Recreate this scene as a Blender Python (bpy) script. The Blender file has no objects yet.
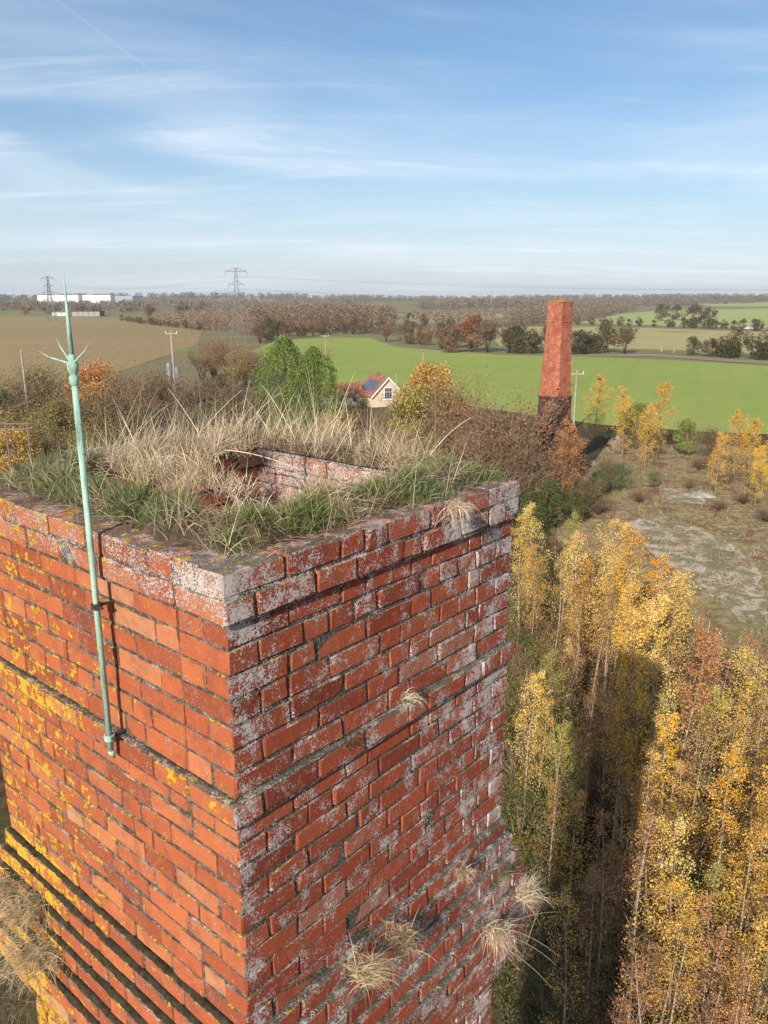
import bpy, bmesh, math, random
import numpy as np
from mathutils import Vector, Matrix
from mathutils.geometry import delaunay_2d_cdt

R_ = math.radians
random.seed(7)
rng = np.random.default_rng(11)
scene = bpy.context.scene
col = scene.collection

# ------------------------------------------------------------------ camera
FPX, CX, CY, PITCH, CAMZ = 800.0, 384.0, 512.0, R_(14.98), 16.0
cam_d = bpy.data.cameras.new('camera')
cam = bpy.data.objects.new('camera', cam_d); col.objects.link(cam)
cam.location = (0, 0, CAMZ); cam.rotation_euler = (math.pi/2 - PITCH, 0, 0)
cam_d.sensor_fit = 'HORIZONTAL'; cam_d.sensor_width = 36.0; cam_d.lens = 36.0*FPX/768.0
cam_d.clip_start = 0.05; cam_d.clip_end = 30000
scene.camera = cam
scene.render.resolution_x, scene.render.resolution_y = 768, 1024

# ------------------------------------------------------------------ sky + sun
SUN_EL = R_(26.0)
SUN_AZ = (-0.385, -0.923)                       # horizontal direction towards the sun
w = bpy.data.worlds.new('World'); scene.world = w; w.use_nodes = True
nt = w.node_tree; nt.nodes.clear()
def N(nt, t, **kw):
    n = nt.nodes.new(t)
    for k, v in kw.items(): setattr(n, k, v)
    return n
def math_(nt, op, a, b=None, clamp=False):
    n = N(nt, 'ShaderNodeMath', operation=op, use_clamp=clamp)
    for i, s in enumerate((a, b)):
        if s is None: continue
        if isinstance(s, (int, float)): n.inputs[i].default_value = s
        else: nt.links.new(s, n.inputs[i])
    return n.outputs[0]
def noise_(nt, vec, scale, detail=4, rough=.55, dist=0.0):
    n = N(nt, 'ShaderNodeTexNoise'); n.inputs['Scale'].default_value = scale
    n.inputs['Detail'].default_value = detail; n.inputs['Roughness'].default_value = rough
    n.inputs['Distortion'].default_value = dist
    if vec is not None: nt.links.new(vec, n.inputs['Vector'])
    return n.outputs['Fac']
def maprange(nt, val, a, b, c=0.0, d=1.0, smooth=True):
    n = N(nt, 'ShaderNodeMapRange'); n.interpolation_type = 'SMOOTHSTEP' if smooth else 'LINEAR'
    nt.links.new(val, n.inputs['Value'])
    for i, v in enumerate((a, b, c, d)): n.inputs[i+1].default_value = v
    return n.outputs['Result']
def mixc(nt, fac, a, b, blend='MIX'):
    n = N(nt, 'ShaderNodeMix', data_type='RGBA', blend_type=blend)
    for i, s in ((0, fac), (6, a), (7, b)):
        if isinstance(s, (int, float)): n.inputs[i].default_value = s
        elif isinstance(s, tuple): n.inputs[i].default_value = (*s[:3], 1)
        else: nt.links.new(s, n.inputs[i])
    return n.outputs[2]

sky = N(nt, 'ShaderNodeTexSky', sky_type='NISHITA', sun_disc=False)
sky.sun_elevation = SUN_EL
sky.sun_rotation = math.atan2(SUN_AZ[0], SUN_AZ[1])
sky.altitude = 100; sky.air_density = 1.0; sky.dust_density = 0.2; sky.ozone_density = 2.6
tc = N(nt, 'ShaderNodeTexCoord')
sep = N(nt, 'ShaderNodeSeparateXYZ'); nt.links.new(tc.outputs['Generated'], sep.inputs[0])
zz = math_(nt, 'ADD', math_(nt, 'MAXIMUM', sep.outputs[2], 0.0), 0.10)
px = math_(nt, 'DIVIDE', sep.outputs[0], zz); py = math_(nt, 'DIVIDE', sep.outputs[1], zz)
comb = N(nt, 'ShaderNodeCombineXYZ')
nt.links.new(math_(nt, 'MULTIPLY', px, 0.55), comb.inputs[0]); nt.links.new(py, comb.inputs[1]); comb.inputs[2].default_value = 3.7
veil = maprange(nt, noise_(nt, comb.outputs[0], 0.62, 6, .55, .7), 0.36, 0.64)
comb2 = N(nt, 'ShaderNodeCombineXYZ')
nt.links.new(math_(nt, 'MULTIPLY', px, 0.22), comb2.inputs[0]); nt.links.new(py, comb2.inputs[1]); comb2.inputs[2].default_value = 9.1
streak = maprange(nt, noise_(nt, comb2.outputs[0], 1.9, 9, .64, 1.3), 0.46, 0.74)
veil2 = math_(nt, 'MULTIPLY', veil, 0.38)
cl = math_(nt, 'ADD', veil2, math_(nt, 'MULTIPLY', math_(nt, 'MULTIPLY', streak, math_(nt, 'ADD', veil, .25)), 0.55), True)
# an old contrail, a thin line of ice high in the air
trn = Vector((-0.430, 0.835, 0.0)); 
def pix_dir(u, v):
    x = (u-CX)/FPX; y = (v-CY)/FPX
    d = Vector((x, math.cos(PITCH)-y*math.sin(PITCH), -(math.sin(PITCH)+y*math.cos(PITCH))))
    return d
c0, c1 = pix_dir(70, 10).normalized(), pix_dir(158, 76).normalized()
cn = c0.cross(c1).normalized(); cm = (c0+c1).normalized()
def dotn(v):
    n = N(nt, 'ShaderNodeVectorMath', operation='DOT_PRODUCT'); nt.links.new(tc.outputs['Generated'], n.inputs[0]); n.inputs[1].default_value = v
    return n.outputs['Value']
ctr = math_(nt, 'MULTIPLY', maprange(nt, math_(nt, 'ABSOLUTE', dotn(cn)), 0.0, 0.0020, 1, 0),
            maprange(nt, dotn(cm), 0.9955, 0.9985))
cl = math_(nt, 'ADD', cl, math_(nt, 'MULTIPLY', ctr, 0.08), True)
hzv = N(nt, 'ShaderNodeMath', operation='EXPONENT'); nt.links.new(math_(nt, 'MULTIPLY', math_(nt, 'MAXIMUM', sep.outputs[2], 0.0), -7.5), hzv.inputs[0])
hsv = N(nt, 'ShaderNodeHueSaturation'); hsv.inputs['Saturation'].default_value = 1.18; nt.links.new(sky.outputs[0], hsv.inputs['Color'])
sk0 = mixc(nt, math_(nt, 'MULTIPLY', hzv.outputs[0], .93), hsv.outputs[0], (4.7, 5.55, 6.75))
skc = mixc(nt, cl, sk0, (7.4, 8.2, 9.0))
bg = N(nt, 'ShaderNodeBackground'); bg.inputs['Strength'].default_value = 0.088
nt.links.new(skc, bg.inputs['Color'])
wo = N(nt, 'ShaderNodeOutputWorld'); nt.links.new(bg.outputs[0], wo.inputs[0])

sun_d = bpy.data.lights.new('sun', 'SUN'); sun_d.energy = 5.0; sun_d.angle = R_(0.53); sun_d.color = (1.0, .90, .76)
sun = bpy.data.objects.new('sun', sun_d); col.objects.link(sun)
sdir = Vector((SUN_AZ[0]*math.cos(SUN_EL), SUN_AZ[1]*math.cos(SUN_EL), math.sin(SUN_EL)))
sun.rotation_euler = sdir.to_track_quat('Z', 'Y').to_euler(); sun.location = (-10, -25, 40)

vs = scene.view_settings
vs.view_transform = 'Standard'; vs.look = 'None'; vs.exposure = 0.44; vs.gamma = 1.0; vs.use_curve_mapping = False
scene.cycles.use_denoising = True
scene.cycles.max_bounces = 4; scene.cycles.diffuse_bounces = 2; scene.cycles.transmission_bounces = 3
scene.cycles.use_adaptive_sampling = True; scene.cycles.adaptive_threshold = .02
scene.cycles.volume_bounces = 0; scene.cycles.transparent_max_bounces = 8

# ------------------------------------------------------------------ helpers
def smooth(a, b, t):
    t = np.clip((np.asarray(t, float)-a)/(b-a), 0, 1); return t*t*(3-2*t)
def TZ(x, y):                                   # ground height
    x = np.asarray(x, float); y = np.asarray(y, float)
    t = smooth(430, 2700, y)
    z = 14.2*t
    z = z + 9.0*np.exp(-((x+430)/300)**2-((y-2150)/420)**2)
    z = z + 5.0*np.exp(-((x-1100)/420)**2-((y-2350)/500)**2)
    a = smooth(450, 1000, y)
    z = z + a*(1.3*np.sin(x/170+.8)*np.cos(y/210)+.9*np.sin(x/330+y/400))
    z = z - 22*smooth(3300, 6000, np.hypot(x, y))
    return z
def tz(x, y): return float(TZ(x, y))
def ground_at(u, v):                            # where the line of sight of a pixel meets the ground
    d = pix_dir(u, v); t = 2.0; last = 0.0
    while t < 8000:
        p = d*t
        if CAMZ+p.z <= tz(p.x, p.y):
            lo, hi = last, t
            for _ in range(30):
                m = (lo+hi)/2; q = d*m
                if CAMZ+q.z <= tz(q.x, q.y): hi = m
                else: lo = m
            q = d*hi; return Vector((q.x, q.y, tz(q.x, q.y)))
        last = t; t *= 1.02
    q = d*3500; return Vector((q.x, q.y, tz(q.x, q.y)))
def under(u, v, h):                             # foot of a thing whose top, h above flat ground, is seen at a pixel
    d = pix_dir(u, v); t = (CAMZ-h)/-d.z; return Vector((d.x*t, d.y*t, 0))
def along(u, v, dist):                          # point on the line of sight at ground distance dist along +Y
    d = pix_dir(u, v); t = dist/d.y; return Vector((d.x*t, dist, CAMZ+d.z*t))

def link(name, mesh, mat=None, parent=None):
    o = bpy.data.objects.new(name, mesh); col.objects.link(o)
    if mat is not None and mesh is not None and len(mesh.materials) == 0: mesh.materials.append(mat)
    if parent is not None: o.parent = parent
    return o
def tag(o, label, cat, group=None, kind=None):
    o['label'] = label; o['category'] = cat
    if group: o['group'] = group
    if kind: o['kind'] = kind
    return o
def empty(name, loc=(0, 0, 0), rz=0.0):
    o = bpy.data.objects.new(name, None); col.objects.link(o); o.location = loc; o.rotation_euler = (0, 0, rz)
    o.empty_display_size = .2
    return o
def mesh_np(name, V, F, smooth_=False):
    V = np.ascontiguousarray(V, dtype=np.float32); F = np.ascontiguousarray(F, dtype=np.int32)
    me = bpy.data.meshes.new(name); k = F.shape[1]
    me.vertices.add(len(V)); me.vertices.foreach_set('co', V.ravel())
    me.loops.add(F.size); me.loops.foreach_set('vertex_index', F.ravel())
    me.polygons.add(len(F)); me.polygons.foreach_set('loop_start', np.arange(0, F.size, k, dtype=np.int32))
    if smooth_: me.polygons.foreach_set('use_smooth', np.ones(len(F), dtype=bool))
    me.update(calc_edges=True)
    return me
class MB:
    def __init__(s): s.V = []; s.F = []
    def add(s, V, F):
        b = len(s.V); s.V += [tuple(v) for v in V]; s.F += [tuple(i+b for i in f) for f in F]; return s
    def box(s, x0, x1, y0, y1, z0, z1, M=None):
        V = [Vector(p) for p in ((x0,y0,z0),(x1,y0,z0),(x1,y1,z0),(x0,y1,z0),(x0,y0,z1),(x1,y0,z1),(x1,y1,z1),(x0,y1,z1))]
        if M is not None: V = [M@v for v in V]
        return s.add(V, [(0,3,2,1),(4,5,6,7),(0,1,5,4),(1,2,6,5),(2,3,7,6),(3,0,4,7)])
    def tube(s, pts, rad, n=6, caps=True):
        pts = [Vector(p) for p in pts]
        if not isinstance(rad, (list, tuple)): rad = [rad]*len(pts)
        V = []; F = []
        for i, p in enumerate(pts):
            t = (pts[min(i+1, len(pts)-1)]-pts[max(i-1, 0)])
            t = t.normalized() if t.length > 1e-9 else Vector((0,0,1))
            a = t.orthogonal().normalized() if abs(t.z) < .999 else Vector((1,0,0))
            if abs(t.z) >= .0 : 
                ref = Vector((1,0,0)) if abs(t.x) < .9 else Vector((0,1,0)); a = (ref-t*ref.dot(t)).normalized()
            b = t.cross(a)
            for k in range(n):
                an = 2*math.pi*k/n; V.append(p+(a*math.cos(an)+b*math.sin(an))*rad[i])
        for i in range(len(pts)-1):
            for k in range(n):
                k2 = (k+1) % n; F.append((i*n+k, i*n+k2, (i+1)*n+k2, (i+1)*n+k))
        if caps: F += [tuple(range(n-1, -1, -1)), tuple(range((len(pts)-1)*n, len(pts)*n))]
        return s.add(V, F)
    def lathe(s, prof, n=12, M=None):
        V = []; F = []
        for r, z in prof:
            for k in range(n):
                a = 2*math.pi*k/n; v = Vector((r*math.cos(a), r*math.sin(a), z)); V.append(M@v if M else v)
        for i in range(len(prof)-1):
            for k in range(n):
                k2 = (k+1) % n; F.append((i*n+k, i*n+k2, (i+1)*n+k2, (i+1)*n+k))
        return s.add(V, F)
    def mesh(s, name, smooth_=False):
        me = bpy.data.meshes.new(name); me.from_pydata([tuple(v) for v in s.V], [], s.F)
        if smooth_: me.polygons.foreach_set('use_smooth', [True]*len(me.polygons))
        me.update(); return me
    def build(s, name, mat, parent=None, smooth_=False): return link(name, s.mesh(name, smooth_), mat, parent)

# ------------------------------------------------------------------ materials
def new_mat(name):
    m = bpy.data.materials.new(name); m.use_nodes = True; t = m.node_tree; t.nodes.clear()
    out = N(t, 'ShaderNodeOutputMaterial'); b = N(t, 'ShaderNodeBsdfPrincipled')
    t.links.new(b.outputs[0], out.inputs[0]); b.inputs['Specular IOR Level'].default_value = .25
    b.inputs['Roughness'].default_value = .85
    return m, t, b, out
def ramp(t, fac, stops, interp='LINEAR'):
    n = N(t, 'ShaderNodeValToRGB'); n.color_ramp.interpolation = interp
    e = n.color_ramp.elements
    while len(e) < len(stops): e.new(.5)
    for i, (p, c) in enumerate(stops): e[i].position = p; e[i].color = (*c, 1)
    t.links.new(fac, n.inputs[0]); return n.outputs[0]
def bump(t, b, h, strength=.4, dist=.01):
    n = N(t, 'ShaderNodeBump'); n.inputs['Strength'].default_value = strength; n.inputs['Distance'].default_value = dist
    t.links.new(h, n.inputs['Height']); t.links.new(n.outputs[0], b.inputs['Normal'])
def simple(name, c, rough=.8, metal=0.0, var=.18, scale=6.0, bmp=0.0):
    m, t, b, o = new_mat(name)
    g = N(t, 'ShaderNodeNewGeometry'); n = noise_(t, g.outputs['Position'], scale, 5, .6)
    f = maprange(t, n, .3, .7, 1-var, 1+var, False)
    cc = mixc(t, 1.0, c, (1, 1, 1), 'MULTIPLY')
    mm = N(t, 'ShaderNodeVectorMath', operation='SCALE'); mm.inputs[0].default_value = c; t.links.new(f, mm.inputs['Scale'])
    t.links.new(mm.outputs[0], b.inputs['Base Color'])
    b.inputs['Roughness'].default_value = rough; b.inputs['Metallic'].default_value = metal
    if bmp: bump(t, b, n, bmp, .02)
    return m

# chimney frame: corner, directions along the two faces seen
RD = Vector((.649, .761, 0)).normalized(); LD = Vector((-RD.y, RD.x, 0))
SR, SL = 1.42, 1.56
COR = Vector((-.413, 1.930, 0))+.02*(RD+LD)
TOPZ = CAMZ-.68
CH = .0760

def brick_mat(name, mortar=False):
    m, t, b, o = new_mat(name)
    g = N(t, 'ShaderNodeNewGeometry'); P = g.outputs['Position']; NR = g.outputs['True Normal']
    def dot(vec, v, off=0.0):
        n = N(t, 'ShaderNodeVectorMath', operation='DOT_PRODUCT'); t.links.new(vec, n.inputs[0]); n.inputs[1].default_value = v
        return n.outputs['Value'] if not off else math_(t, 'SUBTRACT', n.outputs['Value'], off)
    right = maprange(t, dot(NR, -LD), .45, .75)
    left = maprange(t, dot(NR, -RD), .45, .75)
    top = maprange(t, dot(NR, Vector((0, 0, 1))), .45, .8)
    lco = dot(P, LD, COR.dot(LD)); rco = dot(P, RD, COR.dot(RD))
    sz = N(t, 'ShaderNodeSeparateXYZ'); t.links.new(P, sz.inputs[0]); z = sz.outputs[2]
    inner = math_(t, 'MULTIPLY', left, maprange(t, rco, 1.0, 1.05))
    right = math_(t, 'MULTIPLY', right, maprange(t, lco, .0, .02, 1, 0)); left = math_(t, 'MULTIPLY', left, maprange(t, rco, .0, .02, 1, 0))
    big = noise_(t, P, 3.2, 3, .5); mid = noise_(t, P, 14, 4, .6); fine = noise_(t, P, 95, 3, .65); grit = noise_(t, P, 330, 2, .6)
    shred = noise_(t, P, 150, 4, .72); rag = noise_(t, P, 38, 5, .68, .3)
    if not mortar:
        oi = N(t, 'ShaderNodeObjectInfo'); rnd = oi.outputs['Random']
        base = ramp(t, rnd, [(0, (.26, .060, .024)), (.22, (.37, .088, .032)), (.5, (.44, .114, .040)), (.8, (.48, .136, .048)), (.955, (.50, .17, .07)), (.985, (.46, .24, .13))])
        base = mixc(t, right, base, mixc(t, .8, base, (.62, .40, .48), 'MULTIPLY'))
        base = mixc(t, maprange(t, mid, .42, .72, 0, .55), base, (.22, .060, .038))
        base = mixc(t, maprange(t, rag, .50, .72, 0, .40), base, (.48, .17, .085))
        base = mixc(t, maprange(t, shred, .56, .70, 0, .5), base, (.13, .045, .035))
        base = mixc(t, maprange(t, grit, .62, .70, 0, .5), base, (.50, .30, .20))
        soot = maprange(t, noise_(t, P, 6.5, 4, .65, .4), .64, .76, 0, .7)
        base = mixc(t, soot, base, (.09, .05, .04))
        rnd2 = math_(t, 'FRACT', math_(t, 'MULTIPLY', rnd, 13.7))
    else:
        base = ramp(t, rag, [(0.3, (.030, .025, .020)), (.5, (.085, .072, .058)), (.66, (.22, .19, .155))])
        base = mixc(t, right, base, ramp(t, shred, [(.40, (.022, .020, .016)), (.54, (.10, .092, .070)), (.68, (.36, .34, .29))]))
    # pale crust lichen: ragged speckles and smears
    topc = maprange(t, z, TOPZ-.17, TOPZ-.12); top1 = maprange(t, z, TOPZ-.086, TOPZ-.07)
    farr = maprange(t, rco, .55, 1.35, 0, .05)
    dens = math_(t, 'ADD', math_(t, 'MULTIPLY', right, .014), math_(t, 'MULTIPLY', math_(t, 'MULTIPLY', left, topc), .05))
    dens = math_(t, 'ADD', dens, math_(t, 'MULTIPLY', top, .10))
    dens = math_(t, 'ADD', dens, math_(t, 'MULTIPLY', math_(t, 'MULTIPLY', right, topc), .05))
    dens = math_(t, 'ADD', dens, math_(t, 'MULTIPLY', right, farr))
    dens = math_(t, 'ADD', dens, math_(t, 'MULTIPLY', math_(t, 'MULTIPLY', right, maprange(t, rco, .02, .12, 1, 0)), .07))
    dens = math_(t, 'ADD', dens, math_(t, 'MULTIPLY', inner, .10))
    dens = math_(t, 'SUBTRACT', dens, math_(t, 'MULTIPLY', math_(t, 'MULTIPLY', left, math_(t, 'SUBTRACT', 1.0, topc)), .030))
    crn = math_(t, 'MULTIPLY', math_(t, 'MULTIPLY', maprange(t, lco, .19, .23, 1, 0), maprange(t, rco, .12, .23, 1, 0)), top1)
    dens = math_(t, 'ADD', dens, math_(t, 'MULTIPLY', crn, .055))
    patch = maprange(t, noise_(t, P, 10, 5, .70), .34, .68, -.075, .075)
    if not mortar: patch = math_(t, 'ADD', patch, math_(t, 'MULTIPLY', math_(t, 'SUBTRACT', rnd2, .5), .06))
    amt = math_(t, 'ADD', dens, math_(t, 'MULTIPLY', patch, math_(t, 'ADD', math_(t, 'MULTIPLY', right, .85), .45)))
    ln_ = math_(t, 'ADD', math_(t, 'MULTIPLY', shred, .84), math_(t, 'MULTIPLY', rag, .16))
    wl = maprange(t, math_(t, 'ADD', ln_, amt), .562, .600)
    wcol = mixc(t, rag, (.36, .31, .29), (.66, .60, .56))
    c = mixc(t, math_(t, 'MULTIPLY', wl, .90), base, wcol)
    # yellow crust lichen
    lm = maprange(t, lco, .15, 1.30, .030, .095)
    ledge = math_(t, 'MULTIPLY', maprange(t, math_(t, 'ABSOLUTE', math_(t, 'SUBTRACT', z, TOPZ-9.55*CH)), .01, .085, 1, 0), .060)
    lgap = maprange(t, math_(t, 'ABSOLUTE', math_(t, 'SUBTRACT', lco, .56)), .18, .26, 0, 1)
    ledge = math_(t, 'MULTIPLY', ledge, lgap)
    foot = math_(t, 'MULTIPLY', math_(t, 'MULTIPLY', maprange(t, z, TOPZ-20*CH, TOPZ-19*CH, 1, 0), maprange(t, lco, .95, 1.15)), .05)
    yd = math_(t, 'ADD', math_(t, 'ADD', lm, ledge), math_(t, 'ADD', foot, .005))
    yd = math_(t, 'MULTIPLY', yd, math_(t, 'ADD', left, math_(t, 'MULTIPLY', right, .05), True))
    yd = math_(t, 'ADD', yd, math_(t, 'MULTIPLY', math_(t, 'MULTIPLY', top, maprange(t, rco, .15, .45, 1, .25)), .09))
    yn = math_(t, 'ADD', math_(t, 'MULTIPLY', noise_(t, P, 19, 5, .66, .3), .50), math_(t, 'ADD', math_(t, 'MULTIPLY', noise_(t, P, 60, 3, .6), .33), math_(t, 'MULTIPLY', shred, .17)))
    yl = maprange(t, math_(t, 'ADD', yn, yd), .632, .650)
    if mortar: yl = math_(t, 'MULTIPLY', yl, .6)
    ycol = mixc(t, maprange(t, shred, .35, .65), (.55, .27, .012), (.72, .48, .05))
    c = mixc(t, math_(t, 'MULTIPLY', yl, .95), c, ycol)
    # moss and dirt on upward faces
    mo = math_(t, 'MULTIPLY', top, maprange(t, mid, .36, .55))
    mo = math_(t, 'MULTIPLY', mo, math_(t, 'SUBTRACT', 1.0, math_(t, 'MULTIPLY', yl, .8)))
    c = mixc(t, math_(t, 'MULTIPLY', mo, .75), c, (.085, .072, .045))
    t.links.new(c, b.inputs['Base Color']); b.inputs['Roughness'].default_value = .9
    hgt = math_(t, 'ADD', math_(t, 'MULTIPLY', shred, .5), math_(t, 'ADD', math_(t, 'MULTIPLY', grit, .2), math_(t, 'MULTIPLY', rag, .8)))
    hgt = math_(t, 'ADD', hgt, math_(t, 'ADD', math_(t, 'MULTIPLY', wl, .35), math_(t, 'MULTIPLY', yl, .5)))
    bump(t, b, hgt, .9, .007)
    return m
M_brick = brick_mat('weathered_brick'); M_mortar = brick_mat('old_mortar', True)

def field_mat(name, c1, c2, scale, row=None, rowdir=0.0, rowamt=.3, c3=None):
    m, t, b, o = new_mat(name)
    g = N(t, 'ShaderNodeNewGeometry'); P = g.outputs['Position']
    n1 = noise_(t, P, scale, 5, .6); n2 = noise_(t, P, scale*14, 4, .6)
    f = maprange(t, math_(t, 'ADD', math_(t, 'MULTIPLY', n1, .65), math_(t, 'MULTIPLY', n2, .35)), .34, .66)
    c = mixc(t, f, c1, c2)
    if c3: c = mixc(t, maprange(t, noise_(t, P, scale*2.7, 4, .6, .3), .55, .70), c, c3)
    if row:
        mp = N(t, 'ShaderNodeMapping'); mp.inputs['Rotation'].default_value = (0, 0, rowdir); t.links.new(P, mp.inputs[0])
        wv = N(t, 'ShaderNodeTexWave', wave_type='BANDS', bands_direction='X'); wv.inputs['Scale'].default_value = row
        wv.inputs['Distortion'].default_value = 1.2; wv.inputs['Detail'].default_value = 1; wv.inputs['Detail Scale'].default_value = .06
        t.links.new(mp.outputs[0], wv.inputs[0])
        c = mixc(t, maprange(t, wv.outputs['Fac'], .80, .98, 0, rowamt), c, (c1[0]*.55, c1[1]*.5, c1[2]*.55))
    t.links.new(c, b.inputs['Base Color']); b.inputs['Roughness'].default_value = 1; b.inputs['Specular IOR Level'].default_value = .05
    bump(t, b, n2, .5, .1)
    return m
def leaf_mat(name, trans=.35, spread=.45):
    m, t, b, o = new_mat(name)
    oi = N(t, 'ShaderNodeObjectInfo'); g = N(t, 'ShaderNodeNewGeometry'); r = g.outputs['Random Per Island']
    hs = N(t, 'ShaderNodeHueSaturation'); t.links.new(oi.outputs['Color'], hs.inputs['Color'])
    t.links.new(maprange(t, r, 0, 1, .472, .522, False), hs.inputs['Hue'])
    r2 = math_(t, 'FRACT', math_(t, 'MULTIPLY', r, 7.31))
    t.links.new(maprange(t, r2, 0, 1, 1-spread, 1+spread*.8, False), hs.inputs['Value'])
    tco = N(t, 'ShaderNodeTexCoord'); cn_ = noise_(t, tco.outputs['Object'], 1.3, 2, .5)
    t.links.new(maprange(t, cn_, .3, .7, .82, 1.08, False), hs.inputs['Saturation'])
    c = hs.outputs[0]
    t.links.new(c, b.inputs['Base Color']); b.inputs['Roughness'].default_value = .6; b.inputs['Specular IOR Level'].default_value = .2
    if trans:
        tr = N(t, 'ShaderNodeBsdfTranslucent'); t.links.new(c, tr.inputs[0])
        mx = N(t, 'ShaderNodeMixShader'); mx.inputs[0].default_value = trans
        t.links.new(b.outputs[0], mx.inputs[1]); t.links.new(tr.outputs[0], mx.inputs[2]); t.links.new(mx.outputs[0], o.inputs[0])
    return m
M_leaf = leaf_mat('leaf'); M_blade = leaf_mat('grass_blade', .25, .6); M_needle = leaf_mat('needle', .15, .7); M_wood = leaf_mat('far_foliage', 0, .5)
def bark_mat(name, birch):
    m, t, b, o = new_mat(name)
    g = N(t, 'ShaderNodeNewGeometry'); P = g.outputs['Position']
    mp = N(t, 'ShaderNodeMapping'); mp.inputs['Scale'].default_value = (3, 3, 9); t.links.new(P, mp.inputs[0])
    n = noise_(t, mp.outputs[0], 1.6, 4, .6)
    if birch: c = ramp(t, n, [(.34, (.07, .052, .038)), (.48, (.27, .21, .15)), (.7, (.52, .43, .32))])
    else: c = ramp(t, n, [(.3, (.05, .035, .025)), (.7, (.17, .125, .09))])
    t.links.new(c, b.inputs['Base Color']); return m
M_birch = bark_mat('birch_bark', True); M_bark = bark_mat('brown_bark', False)
M_twig = simple('twigs', (.20, .13, .085), .9, 0, .35, 1.5)
def verdigris():
    m, t, b, o = new_mat('verdigris_copper'); g = N(t, 'ShaderNodeNewGeometry'); P = g.outputs['Position']
    mp = N(t, 'ShaderNodeMapping'); mp.inputs['Scale'].default_value = (60, 60, 9); t.links.new(P, mp.inputs[0])
    n1 = noise_(t, mp.outputs[0], 1, 5, .65); n2 = noise_(t, P, 130, 3, .6)
    c = ramp(t, n1, [(.3, (.12, .22, .17)), (.48, (.29, .46, .38)), (.7, (.42, .58, .48))])
    c = mixc(t, maprange(t, n2, .60, .70, 0, .8), c, (.06, .07, .05))
    t.links.new(c, b.inputs['Base Color']); b.inputs['Roughness'].default_value = .8; bump(t, b, n2, .4, .003); return m
M_verd = verdigris()
M_iron = simple('rusted_iron', (.06, .05, .045), .8, .2, .4, 40)
M_soil = simple('soil', (.075, .055, .035), 1, 0, .5, 22, .6)
M_moss = simple('dark_moss', (.035, .030, .018), 1, 0, .6, 30, .6)
M_steel = simple('galvanised_steel', (.24, .26, .27), .6, .4, .15, 1)
M_pole = simple('weathered_pole', (.32, .28, .23), .9, 0, .25, 3)
M_white = simple('white_cladding', (.80, .80, .80), .6, 0, .05, .05)
M_greyb = simple('grey_cladding', (.30, .34, .40), .6, 0, .08, .05)
M_tile = simple('red_roof_tile', (.27, .115, .070), .85, 0, .35, 1.3, .3)
M_render = simple('cream_render', (.62, .50, .35), .9, 0, .10, .9)
M_offw = simple('offwhite_wall', (.55, .54, .49), .9, 0, .15, .7)
M_wpaint = simple('white_paint', (.78, .78, .76), .6, 0, .05, 2)
M_glass = simple('dark_glass', (.05, .07, .09), .15, 0, .1, 2)
M_panel = simple('solar_panel', (.09, .11, .15), .25, 0, .2, 1)
M_conc = simple('concrete', (.30, .285, .255), .95, 0, .30, .8, .4)

# ------------------------------------------------------------------ ground
def terrain():
    ang = np.concatenate([np.linspace(-40, 40, 161), np.linspace(44, 316, 69)])
    rad = np.concatenate([[0.0], np.linspace(2, 60, 50), 60*np.geomspace(1.03, 100, 190)])
    A, Rr = np.meshgrid(np.radians(ang), rad)
    X = Rr*np.sin(A); Y = Rr*np.cos(A); Z = TZ(X, Y)
    V = np.stack([X, Y, Z], -1).reshape(-1, 3); na = len(ang); F = []
    i = np.arange(len(rad)-1)[:, None]*na; k = np.arange(na)[None, :]; k2 = (k+1) % na
    F = np.stack([(i+k), (i+k2), (i+na+k2), (i+na+k)], -1).reshape(-1, 4)[:, ::-1]
    return mesh_np('ground', V, F, True)
def ground_material():
    m, t, b, o = new_mat('ground')
    g = N(t, 'ShaderNodeNewGeometry'); P = g.outputs['Position']
    n1 = noise_(t, P, .16, 5, .6); n2 = noise_(t, P, 2.2, 5, .65)
    near = mixc(t, maprange(t, n2, .35, .65), (.045, .032, .020), (.115, .080, .042))
    near = mixc(t, maprange(t, n1, .5, .66), near, (.065, .075, .026))
    n3 = noise_(t, P, .004, 4, .5); n4 = noise_(t, P, .03, 4, .6)
    far = mixc(t, maprange(t, n3, .42, .58), (.22, .175, .10), (.20, .20, .085))
    far = mixc(t, maprange(t, n4, .5, .7, 0, .7), far, (.15, .115, .075))
    s = N(t, 'ShaderNodeSeparateXYZ'); t.links.new(P, s.inputs[0])
    c = mixc(t, maprange(t, s.outputs[1], 95, 170), near, far)
    t.links.new(c, b.inputs['Base Color']); b.inputs['Roughness'].default_value = 1; b.inputs['Specular IOR Level'].default_value = .05
    bump(t, b, n2, .6, .15)
    return m
g_o = link('ground', terrain(), ground_material())
tag(g_o, 'rolling farmland ground with leaf litter and rough grass', 'ground', kind='structure')

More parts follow.
